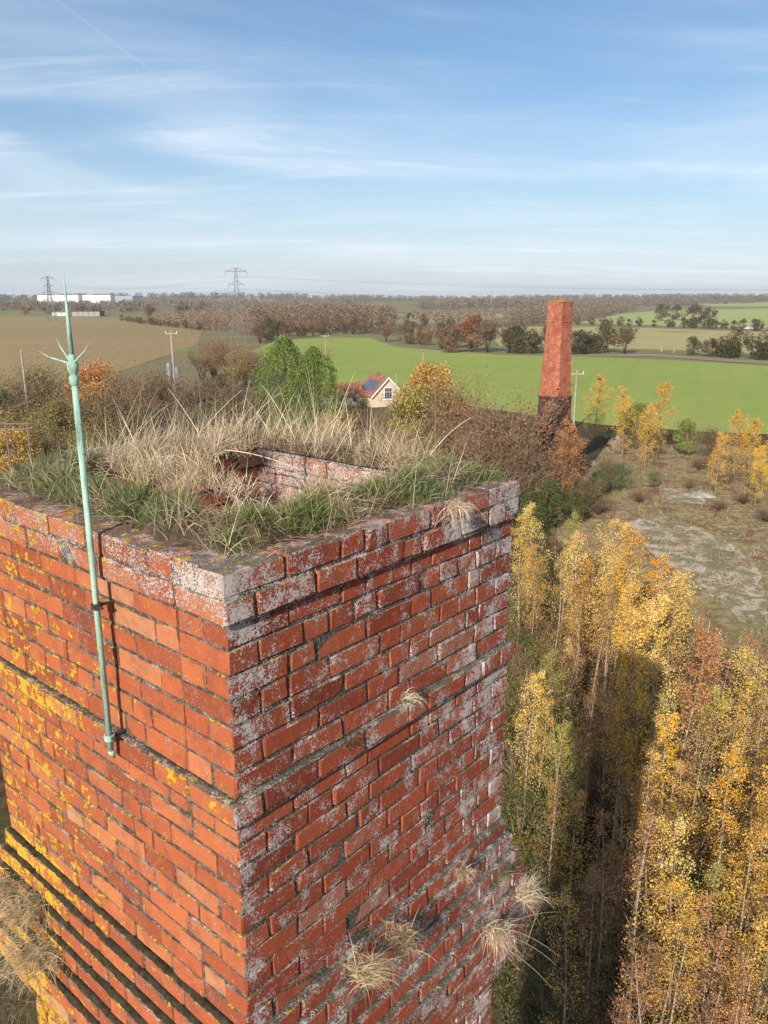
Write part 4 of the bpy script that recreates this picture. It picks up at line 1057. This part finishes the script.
# left-hand thicket
for (u, v, h, c, k) in ((20,362,8.5,(.16,.13,.05),'t'),(55,366,8.5,(.22,.18,.06),'t'),(96,362,8.5,(.52,.25,.06),'r'),(90,380,7.5,(.46,.24,.06),'r'),(130,366,8,(.22,.13,.07),'t'),(160,368,8,(.17,.12,.06),'t'),(190,370,8,(.15,.12,.06),'t'),(215,372,7.6,(.13,.11,.05),'r'),
                        (240,376,7.5,(.15,.11,.06),'t'),(-10,385,7,(.10,.12,.04),'r'),(20,402,6.5,(.30,.24,.06),'t'),(60,400,6.5,(.19,.16,.05),'r'),(100,408,6,(.34,.26,.05),'t'),(135,400,6.5,(.15,.13,.05),'r'),(170,398,6.5,(.14,.12,.05),'t'),(205,402,6,(.12,.11,.045),'r'),
                        (245,400,6,(.10,.10,.04),'r'),(10,428,5.5,(.50,.33,.06),'r'),(45,430,5,(.26,.21,.06),'t'),(85,432,5,(.22,.22,.06),'r'),(125,430,5,(.17,.15,.05),'t'),(165,430,4.6,(.13,.12,.05),'t'),(225,428,4.6,(.14,.12,.05),'t'),(262,425,4.6,(.10,.10,.04),'r'),
                        (115,378,8,(.18,.14,.05),'t'),(75,385,7.6,(.20,.17,.05),'t'),(40,378,8,(.17,.14,.05),'t')):
    lab = {'r': 'leafy autumn bush in the thicket behind the green rod', 't': 'twiggy autumn bush in the thicket behind the green rod'}[k]
    if c[0] > .45: lab = 'orange leaved bush in the thicket behind the green rod'
    bush(u, v, h, c, lab, lab.split(' bush')[0]+' bushes behind the rod', k)
for (u, v, h, c, l) in ((212,338,8,(.20,.13,.07),'t'),(228,335,9,(.22,.14,.07),'t'),(244,342,8,(.24,.16,.07),'t'),(200,345,7,(.20,.16,.06),'t'),(255,350,7,(.20,.13,.06),'t'),(235,352,6.5,(.24,.19,.07),'r')):
    bush(u, v, h, c, 'brown hedgerow tree under the pylon', 'hedgerow trees under the pylon', l, 1, 'hedgerow_tree', 'tree')
for (u, v, h, c, l, lab) in ((303,343,10,(.26,.10,.05),'t','rust red tree behind the conifers'),(419,380,8,(.22,.13,.06),'t','small brown tree behind the house'),(360,396,5,(.09,.08,.035),'r','dark ivy covered stump in front of the house')):
    bush(u, v, h, c, lab, None, l, 1.3, 'small_tree', 'tree')

# ------------------------------------------------------------------ hedgerows and woods farther out
hv = [round_variant(800+i, 8.0, 8.2, 1900, .46, .0, 20, 60, .45) for i in range(5)]
ht_ = [twig_variant(820+i, 8.0, 8.0, 300, 900, .45, .045) for i in range(3)]
HC = [(.17, .115, .06), (.14, .10, .055), (.20, .13, .06), (.12, .115, .045), (.10, .105, .04), (.25, .14, .06)]
def hedge_tree(x, y, h, c, label, group, kind='r'):
    plant('hedgerow_tree', random.choice(hv if kind == 'r' else ht_), (x, y, tz(x, y)), h/8, c, label, 'tree', group, M_bark, M_twig)
def row(pix, gap, h0, h1, label, group, kinds='rt', cols=HC, depth=6.0):
    P = [ground_at(*p) for p in pix]
    for a, b_ in zip(P, P[1:]):
        k = max(1, int((b_-a).length/gap))
        for i in range(k):
            q = a.lerp(b_, (i+random.random()*.7)/k); hedge_tree(q.x+random.uniform(-1, 1), q.y+random.uniform(0, depth), random.uniform(h0, h1), random.choice(cols), label, group, random.choice(kinds))
row([(254,345),(276,338.5),(330,336),(372,336.5)], 7, 6, 9, 'brown tree in the dark wood along the top of the green field', 'trees along the green field', 'rrt', HC, 25)
row([(385,343),(420,347),(455,350),(500,353.5)], 8, 6, 10, 'brown hedgerow tree at the corner of the green field', 'trees at the corner of the green field', 'rrt', HC, 14)
row([(500,353),(545,354.5),(600,354.5),(632,354)], 2.8, 6, 10, 'dark hedge tree behind the far chimney', 'hedge behind the far chimney', 'rrt', [(.09, .09, .035), (.13, .10, .045), (.11, .11, .04)], 8)
row([(690,356.5),(720,358),(768,361),(830,365)], 3.2, 5, 8.5, 'dark hedge tree beside the farm track', 'hedge beside the farm track', 'rr', [(.09, .09, .035), (.12, .11, .04)], 8)
row([(575,325),(640,326.5),(716,329),(800,333)], 6, 4, 6, 'low hedge bush above the olive stubble', 'hedge above the olive stubble', 'rr', HC, 5)
q = ground_at(471, 352); hedge_tree(q.x, q.y, 11, (.30, .12, .045), 'rust orange oak at the corner of the green field', None)
q = ground_at(448, 353); hedge_tree(q.x, q.y, 9, (.24, .16, .07), 'pale brown tree next to the rust orange oak', None)
for (u, v, h, lab) in ((692, 328, 13, 'bare round tree in the pale green field'), (708, 328.5, 11, 'second bare round tree in the pale green field'), (662, 321, 12, 'dark oak on the edge of the pale green field'), (676, 320, 11, 'brown oak on the edge of the pale green field')):
    q = ground_at(u, v); hedge_tree(q.x, q.y, h, (.13, .095, .06), lab, None, 'r')
row([(120,321),(165,327),(205,331)], 9, 3, 5, 'dark hedge bush across the brown stubble', 'hedge across the brown stubble', 'rr', HC, 4)
row([(8,315.5),(60,316),(95,316.5)], 16, 8, 13, 'autumn tree beside the low farm sheds', 'trees beside the farm sheds', 'rr', [(.24, .11, .06), (.20, .12, .07), (.08, .08, .04), (.40, .25, .06)], 30)
row([(120,317),(190,318),(240,318)], 18, 8, 13, 'reddish tree below the low hill', 'trees below the low hill', 'rr', [(.22, .11, .07), (.17, .11, .07), (.12, .10, .05)], 60)
row([(395,325),(440,327.5),(500,330)], 17, 5, 8, 'brown tree under the ploughed strip', 'trees under the ploughed strip', 'rrt', HC, 30)

def wood(name, pix, count, h, cols, label, seed, k=90, q_=.15):
    cols = tuple(c*1.5 for c in cols)
    g = np.random.default_rng(seed); P = [ground_at(*p) for p in pix]
    lo = (min(p.x for p in P), min(p.y for p in P)); hi = (max(p.x for p in P), max(p.y for p in P)); n = len(P)
    def inside(x, y):
        c = False
        for i in range(n):
            a, b_ = P[i], P[(i+1) % n]
            if (a.y > y) != (b_.y > y) and x < (b_.x-a.x)*(y-a.y)/(b_.y-a.y)+a.x: c = not c
        return c
    C = []; S = []
    tries = 0; got = 0
    while got < count and tries < count*40:
        tries += 1; x, y = g.uniform(lo[0], hi[0]), g.uniform(lo[1], hi[1])
        if not inside(x, y): continue
        got += 1; hh = h*g.uniform(.6, 1.25); d = g.normal(0, 1, (k, 3)); d /= np.linalg.norm(d, axis=1, keepdims=True)
        rr = g.uniform(.5, 1, (k, 1))**.5
        C.append(np.array([x, y, tz(x, y)+hh*.50])+d*rr*np.array([hh*.46, hh*.46, hh*.48])); S.append(np.full(k, hh*q_))
    C = np.concatenate(C); S = np.concatenate(S)*g.uniform(.6, 1.3, len(C))
    V, F = leaf_quads(C, S, .4, .8)
    o = link(name, mesh_np(name, V, F), M_wood); o.color = (*cols, 1); tag(o, label, 'woodland', kind='stuff'); return o
wood('woodland', [(250,334),(270,322),(330,318),(392,327),(400,338),(372,334),(330,333)], 420, 11, (.135, .095, .060), 'dark brown wood along the valley bottom', 1, 420, .058)
wood('woodland', [(268,319),(290,312),(350,310),(395,314),(350,318),(300,320)], 150, 6.5, (.145, .10, .07), 'reddish brown wood on the valley side', 2, 300, .065)
wood('woodland', [(330,304.5),(400,301.5),(560,302),(700,303),(840,301.5),(840,299.8),(560,299.5),(330,299.5)], 900, 12, (.115, .095, .070), 'long dark wood on the skyline', 3)
wood('woodland', [(390,319),(398,324),(470,322.5),(560,317),(620,312.5),(640,309),(560,312),(500,317)], 200, 6, (.14, .105, .065), 'brown hedgerow wood below the skyline', 4)
wood('woodland', [(500,325),(560,313),(640,309),(600,317),(560,325)], 260, 10, (.13, .10, .06), 'grey brown copse beside the far chimney top', 5, 240, .075)
wood('woodland', [(420,311),(560,307),(690,306),(690,304.5),(560,304),(420,307.5)], 420, 10, (.12, .09, .06), 'far brown wood between fields', 6)
wood('woodland', [(118,306.5),(150,302),(220,303),(290,303.5),(330,303),(300,310),(200,312),(130,312)], 480, 9, (.14, .105, .075), 'grey brown scrub on the low hill', 7)
wood('woodland', [(-60,312.5),(40,312),(110,313),(150,314),(150,308),(60,306.5),(-60,307)], 330, 9, (.115, .095, .065), 'brown wood in front of the white warehouses', 8)
wood('woodland', [(-60,302),(40,301.5),(150,301.5),(250,300.5),(330,300.5),(330,299.2),(100,299.2),(-60,299.2)], 520, 12, (.10, .09, .075), 'hazy grey wood on the far skyline', 9)
wood('woodland', [(640,306.5),(760,303),(840,303),(840,300.6),(700,301)], 240, 11, (.10, .085, .055), 'dark belt of trees above the pale fields', 10)
wood('woodland', [(150,323),(215,318.5),(250,317),(262,327),(256,338),(215,331),(190,330)], 200, 8, (.155, .11, .07), 'brown scrub beside the brown stubble', 11, 320, .06)

# ------------------------------------------------------------------ house
hp = along(388, 404, 122); hp.z = -.55
hn = Vector((.42, -.907, 0)).normalized(); hs_ = Vector((-hn.y, hn.x, 0))
house = empty('house', hp, math.atan2(hn.y, hn.x)+math.pi/2); house.scale = (.86, .86, .88)
tag(house, 'cream gabled house with red tiled roof among the trees', 'house')
Wd, Ln, Ev, Rg = 3.0, 7.5, 2.6, 5.5             # half width, length, eaves, ridge ; local -y is the gable front
zr = 0.0
mb = MB(); V = [(-Wd,0,0),(Wd,0,0),(Wd,0,Ev+zr),(0,0,Rg+zr),(-Wd,0,Ev+zr),(-Wd,Ln,0),(Wd,Ln,0),(Wd,Ln,Ev+zr),(0,Ln,Rg+zr),(-Wd,Ln,Ev+zr)]
mb.add(V, [(0,1,2,3,4),(9,8,7,6,5),(0,4,9,5),(1,6,7,2)]).build('wall', M_render, house)
def slope(sx, y0, y1, x0, z0, x1, z1, th=.14):
    m = MB(); V = []
    for y in (y0, y1):
        V += [(sx*x0, y, z0), (sx*x1, y, z1), (sx*x1, y, z1+th), (sx*x0, y, z0+th)]
    m.add(V, [(0,1,2,3),(7,6,5,4),(0,4,5,1),(1,5,6,2),(2,6,7,3),(3,7,4,0)]); return m
rs = (Rg-Ev)/Wd
roof = slope(-1, -.3, Ln+.2, -.01, Rg+zr+.02, Wd+.35, Ev+zr-.35*rs+.02).build('roof', M_tile, house)
slope(1, -.3, Ln+.2, -.01, Rg+zr+.02, Wd+.35, Ev+zr-.35*rs+.02).build('roof', M_tile, house)
for s in (-1, 1): slope(s, -.38, -.30, 0, Rg+zr-.10, Wd+.38, Ev+zr-.38*rs-.10, .30).build('bargeboard', M_wpaint, roof)
wi_ = MB().box(-.75, .75, -.05, .02, 1.9+zr, 3.9+zr).build('window', M_wpaint, house)
for x in (-.66, -.20, .26):
    MB().box(x, x+.40, -.07, -.052, 2.0+zr, 3.1+zr).build('pane', M_glass, wi_); MB().box(x, x+.40, -.07, -.052, 3.2+zr, 3.8+zr).build('pane', M_glass, wi_)
MB().box(-.95, .95, -.12, .0, 1.75+zr, 1.89+zr).build('sill', M_wpaint, wi_)
cs = MB().box(.6, 1.2, 5.5, 6.1, 4.2, Rg+zr+.5).build('chimney_stack', M_tile, roof)
MB().tube([(Wd-.4, 2.0, 4), (Wd-.4, 2.0, Rg+zr+.6)], .09, 8).build('flue_pipe', M_pole, roof)
for k in range(3):
    y0 = 1.2+k*1.7; f0, f1 = .30, .85
    m = slope(-1, y0, y0+1.55, Wd*f0, Rg+zr-(Rg-Ev)*f0+.20, Wd*f1, Rg+zr-(Rg-Ev)*f1+.20, .05); m.build('solar_panel', M_panel, roof)
wing = MB(); wing.add([(-9.2,3.2,0),(-3.02,3.2,0),(-3.02,3.2,2.4+zr),(-9.2,3.2,2.4+zr),(-9.2,8.4,0),(-3.02,8.4,0),(-3.02,8.4,2.4+zr),(-9.2,8.4,2.4+zr)], [(0,1,2,3),(5,4,7,6),(4,0,3,7),(1,5,6,2)])
wg = wing.build('wing_wall', M_offw, house)
m = MB(); zz1 = 2.3+zr; zz2 = 4.5+zr
m.add([(-9.5,2.9,zz1),(-2.9,2.9,zz1),(-2.9,5.8,zz2),(-9.5,5.8,zz2),(-9.5,8.7,zz1),(-2.9,8.7,zz1),(-9.5,2.9,zz1-.12),(-2.9,2.9,zz1-.12),(-2.9,8.7,zz1-.12),(-9.5,8.7,zz1-.12)], [(0,1,2,3),(3,2,5,4),(6,7,1,0),(9,6,0,3,4),(7,8,5,2,1),(8,9,4,5),(6,9,8,7)]).build('wing_roof', M_tile, house)
for x in (-8.2, -5.6):
    wn = MB().box(x, x+1.3, 3.14, 3.21, 1.2, 2.5).build('window', M_wpaint, house); MB().box(x+.1, x+1.2, 3.12, 3.138, 1.3, 2.4).build('pane', M_glass, wn)

# ------------------------------------------------------------------ far buildings
def warehouse(u0, u1, vb, vt, depth, label, mat, segs, roofmat):
    a, b_ = ground_at(u0, vb), ground_at(u1, vb)
    b_.z = a.z; d = a.y; h = (vb-vt)*d/FPX*1.03; L = (b_-a).length
    e = empty('warehouse', a, math.atan2(b_.y-a.y, b_.x-a.x)); tag(e, label, 'warehouse')
    n = segs
    for i in range(n):
        MB().box(L*i/n+.15, L*(i+1)/n-.15, 0, .3, 0, h).build('wall_panel', mat, e)
    MB().box(0, L, .31, depth, -2, h-.05).build('body', roofmat, e)
    MB().box(-.3, L+.3, -.3, depth+.3, h, h+.5).build('roof', roofmat, e)
    return e
warehouse(38, 79, 304.5, 296.2, 60, 'long white warehouse standing nearer the lattice pylon on the plain', M_white, 6, M_white)
warehouse(83, 111, 304.5, 296.2, 60, 'shorter white warehouse next to the long one', M_white, 4, M_white)
warehouse(111.4, 133, 302.5, 296.8, 60, 'grey blue warehouse end beside the white ones', M_greyb, 3, M_greyb)
warehouse(72, 100, 316.3, 312, 14, 'low dark roofed farm shed behind the brown stubble', M_conc, 5, simple('dark_roof', (.09, .07, .065)))
warehouse(52, 66, 316.0, 313, 10, 'small pale farm shed beside the dark roofed one', M_offw, 3, M_greyb)
warehouse(738, 760, 328.8, 327.2, 8, 'pale low shed at the edge of the pale green field', M_offw, 3, M_greyb)

# ------------------------------------------------------------------ pylons, lines and poles
def pylon(u, vbase, vtop, label, dist=None, az=.25):
    p = ground_at(u, vbase)
    if dist: p = along(u, vbase, dist); p.z = tz(p.x, p.y)
    d = pix_dir(u, vtop); h = CAMZ+d.z*p.y/d.y-p.z; s = h/27.0
    e = empty('pylon', p, az); tag(e, label, 'pylon', 'lattice pylons')
    def hw(z): return 2.6+(0.75-2.6)*min(z/17, 1) if z < 17 else .75-.45*(z-17)/10
    T = .10*max(1, p.y/330)
    body = MB(); lv = [0, 4.5, 8.5, 12, 14.6, 17, 19, 21, 23, 25, 27]; C4 = ((-1,-1),(1,-1),(1,1),(-1,1))
    for z0, z1 in zip(lv, lv[1:]):
        a, b_ = hw(z0), hw(z1)
        for k in range(4):
            c0_, c1_ = C4[k], C4[(k+1) % 4]
            body.tube([Vector((c0_[0]*a, c0_[1]*a, z0))*s, Vector((c0_[0]*b_, c0_[1]*b_, z1))*s], T, 4)
            body.tube([Vector((c0_[0]*a, c0_[1]*a, z0))*s, Vector((c1_[0]*b_, c1_[1]*b_, z1))*s], T*.55, 3)
            body.tube([Vector((c1_[0]*a, c1_[1]*a, z0))*s, Vector((c0_[0]*b_, c0_[1]*b_, z1))*s], T*.55, 3)
    body.build('tower', M_steel, e)
    arms = []
    for z, L in ((25.6, 4.0), (21, 3.0), (17.2, 4.6)):
        am = MB()
        for sx in (-1, 1):
            w0 = hw(z); t = Vector((sx*L, 0, z))*s
            for sy in (-1, 1):
                am.tube([Vector((sx*w0, sy*w0, z))*s, t], T*.8, 4); am.tube([Vector((sx*w0, sy*w0, z+1.3))*s, t], T*.6, 4)
            for q in (.35, .7): am.tube([Vector((sx*(w0+(L-w0)*q), 0, z))*s, Vector((sx*(w0+(L-w0)*q), 0, z+1.3*(1-q)))*s], T*.5, 3)
        ao = am.build('crossarm', M_steel, e)
        for sx in (-1, 1):
            MB().tube([Vector((sx*L, 0, z))*s, Vector((sx*L, 0, z-1.6))*s], T*1.1, 5).build('insulator', M_greyb, ao)
            arms.append((e, Vector((sx*L, 0, z-1.6))*s))
    M = Matrix.Translation(p) @ Matrix.Rotation(az, 4, 'Z')
    return [M @ a[1] for a in arms]
A1 = pylon(239, 343, 267.5, 'tall lattice pylon rising from the brown hedgerow trees', None, .15)
A2 = pylon(52, 321, 276, 'lattice pylon standing in the brown stubble before the white warehouses', None, .15)
p3 = Vector((330, 640, tz(330, 640))); 
def wire(a, b_, sag, r_, label, group):
    k = 22; pts = [a.lerp(b_, i/k)-Vector((0, 0, sag*4*(i/k)*(1-i/k))) for i in range(k+1)]
    o = MB().tube(pts, r_, 4).build('power_line', M_steel); tag(o, label, 'cable', group); return o
for i in range(6):
    wire(A1[i], A2[i], 5, .03, 'thin power cable between the two pylons', 'cables between the pylons')
    far_ = Vector((420+(A1[i].x-A1[2].x), 420+(i//2)*.0, tz(420, 420)+A1[i].z+6)); wire(A1[i], far_, 7, .022, 'thin power cable running on over the valley', 'cables over the valley')
def pole(u, vtop, dist, h, label, arm=True, box=False, rad=.13):
    q = along(u, vtop, dist); zt_ = q.z; q.z = tz(q.x, q.y); h = zt_-q.z
    e = empty('utility_pole', q, random.uniform(-.4, .4)); tag(e, label, 'pole', None)
    MB().tube([(0,0,-.2),(0,0,h*.5),(0,0,h)], [rad*1.1, rad, rad*.8], 8).build('post', M_pole, e)
    if arm:
        ca = MB().box(-.9, .9, -.07, .07, h-.55, h-.40).build('crossarm', M_pole, e)
        for x in (-.8, 0, .8): MB().tube([(x, 0, h-.40), (x, 0, h-.16)], .05, 6).build('insulator', M_wpaint, ca)
    if box:
        t_ = MB().lathe([(0.02, h*.42), (.42, h*.43), (.45, h*.60), (.40, h*.62), (.02, h*.63)], 10, Matrix.Translation((-.62, 0, 0))).build('transformer', M_steel, e)
        MB().lathe([(0.02, h*.44), (.30, h*.45), (.32, h*.57), (.02, h*.58)], 8, Matrix.Translation((.45, .1, 0))).build('switch_box', M_steel, e)
pole(21, 350, 88, 9, 'plain wooden pole standing in the thicket by the green rod', False)
pole(171, 330, 112, 10, 'wooden pole carrying a transformer in front of the brown stubble', True, True, .17)
pole(577, 370, 100, 8, 'pale pole with crossarm beside the far chimney', True, False, .14)
pole(571.5, 361, 150, 8, 'thin pale pole in the green field by the far chimney', False, False, .12)
pole(662, 346, 250, 8, 'wooden pole standing in the olive stubble', False, False, .16)
pole(674, 347, 245, 8, 'wooden pole near another one beside the farm track', False, False, .16)
pole(764, 352, 235, 8, 'brown wooden pole beside the hedge along the track', True, False, .2)
pole(325, 334, 200, 8, 'thin pole in the green field above the conifers', True, False, .13)
pole(423, 352, 170, 8, 'thin pole standing in the green field by the round tree', False, False, .12)
pole(492, 288, 1100, 20, 'tall thin mast on the skyline', False, False, .45)
# wooden rails in the thicket
rp = along(8, 414, 62); rp.z = 0
fn = empty('rail_fence', rp); M_rail = simple('old_rail', (.16, .13, .10)); tag(fn, 'weathered rail fence in the thicket behind the yellow lichened corner', 'fence')
for x in (-2.5, -.3, 1.4): MB().box(x-.05, x+.05, -.05, .05, 0, 6.7).build('post', M_rail, fn)
for z in (6.1, 6.5): MB().box(-3.2, 1.6, -.09, -.055, z, z+.11).build('rail', M_rail, fn)
# sheets of metal and lumps of concrete in the clearing
for (u, v, s, lab) in ((585, 466, 1.0, 'crumpled grey metal sheet below the far chimney'), (612, 440, .9, 'pale metal sheet lying beside the bare orange soil')):
    q = ground_at(u, v); m = MB(); V = []
    r = random.Random(u)
    for i in range(5):
        for j in range(3): V.append((i*.5*s-s, j*.5*s-.5*s, .25+.30*math.sin(i*1.3+j)+r.uniform(0, .1)))
    top_n = len(V); V += [(x, y, z-.03) for x, y, z in V]
    F = [(i*3+j, (i+1)*3+j, (i+1)*3+j+1, i*3+j+1) for i in range(4) for j in range(2)]; F += [tuple(reversed([k+top_n for k in f])) for f in F]
    o = m.add(V, F).build('metal_sheet', M_steel); o.location = q; tag(o, lab, 'sheet')
q = ground_at(703, 497); bm = bmesh.new(); bmesh.ops.create_icosphere(bm, subdivisions=3, radius=1)
for v in bm.verts:
    k = 1+.22*math.sin(v.co.x*5+1)*math.cos(v.co.y*4)+.1*math.sin(v.co.z*9+v.co.x*7); v.co = Vector((v.co.x*1.1*k, v.co.y*.6*k, max(v.co.z, -.3)*.35*k))
me = bpy.data.meshes.new('concrete_lump'); bm.to_mesh(me); bm.free()
o = link('concrete_lump', me, M_conc); o.location = q; tag(o, 'grey lump of broken concrete at the back of the clearing', 'rubble')

# rough grass and weeds in the clearing and along the wood floor
def scatter(name, poly_pix, n, lmin, lmax, wd, color, label, seed):
    P = [ground_at(*p) for p in poly_pix]; g = np.random.default_rng(seed)
    xs = [p.x for p in P]; ys = [p.y for p in P]; m = len(P)
    X = g.uniform(min(xs), max(xs), n*3); Y = g.uniform(min(ys), max(ys), n*3); ins_ = np.zeros(n*3, bool)
    for i in range(m):
        a, b_ = P[i], P[(i+1) % m]; cond = ((a.y > Y) != (b_.y > Y)) & (X < (b_.x-a.x)*(Y-a.y)/(b_.y-a.y+1e-9)+a.x); ins_ ^= cond
    nz = np.sin(X*.9+1.3*np.sin(Y*.7))*np.cos(Y*.8+np.sin(X*.5)); ins_ &= (nz+g.normal(0, .5, n*3)) > 0
    X, Y = X[ins_][:n], Y[ins_][:n]; k = len(X)
    d = g.normal(0, .7, (k, 3)); d[:, 2] = 1
    V, F = blades(np.stack([X, Y, TZ(X, Y)+.02], -1), d, g.uniform(lmin, lmax, k), np.full(k, wd), g.uniform(.3, 1.4, k), 2)
    o = link(name, mesh_np(name, V, F), M_blade); o.color = (*color, 1); tag(o, label, 'grass', kind='stuff')
clr = [(560,470),(600,448),(690,444),(800,452),(860,500),(860,640),(800,640),(740,650),(700,610),(650,570),(600,540),(556,510)]
scatter('rough_grass', clr, 16000, .15, .40, .035, (.34, .29, .15), 'rough brown grass over the clearing', 31)
scatter('weeds', clr, 6000, .15, .45, .05, (.26, .14, .09), 'reddish dead weeds over the clearing', 32)
wf = [(510,520),(600,560),(660,600),(720,640),(880,660),(880,1300),(500,1300)]
scatter('wood_floor_grass', wf, 22000, .2, .7, .03, (.16, .115, .055), 'dry brown grass on the floor of the birch wood', 33)
scatter('ferns', wf, 9000, .2, .6, .05, (.09, .105, .03), 'green undergrowth on the floor of the birch wood', 34)

# ------------------------------------------------------------------ haze
hz = MB().box(-6300, 6300, -6300, 6300, -25, 60).mesh('haze')
hm = bpy.data.materials.new('haze'); hm.use_nodes = True; t = hm.node_tree; t.nodes.clear()
ho = N(t, 'ShaderNodeOutputMaterial'); pv = N(t, 'ShaderNodeVolumePrincipled'); pv.inputs['Density'].default_value = .00014
pv.inputs['Color'].default_value = (.93, .96, 1, 1); pv.inputs['Anisotropy'].default_value = .1
t.links.new(pv.outputs[0], ho.inputs['Volume'])
o = link('haze', hz, hm); tag(o, 'thin pale haze over the far countryside', 'haze', kind='stuff')
bpy.context.view_layer.update()
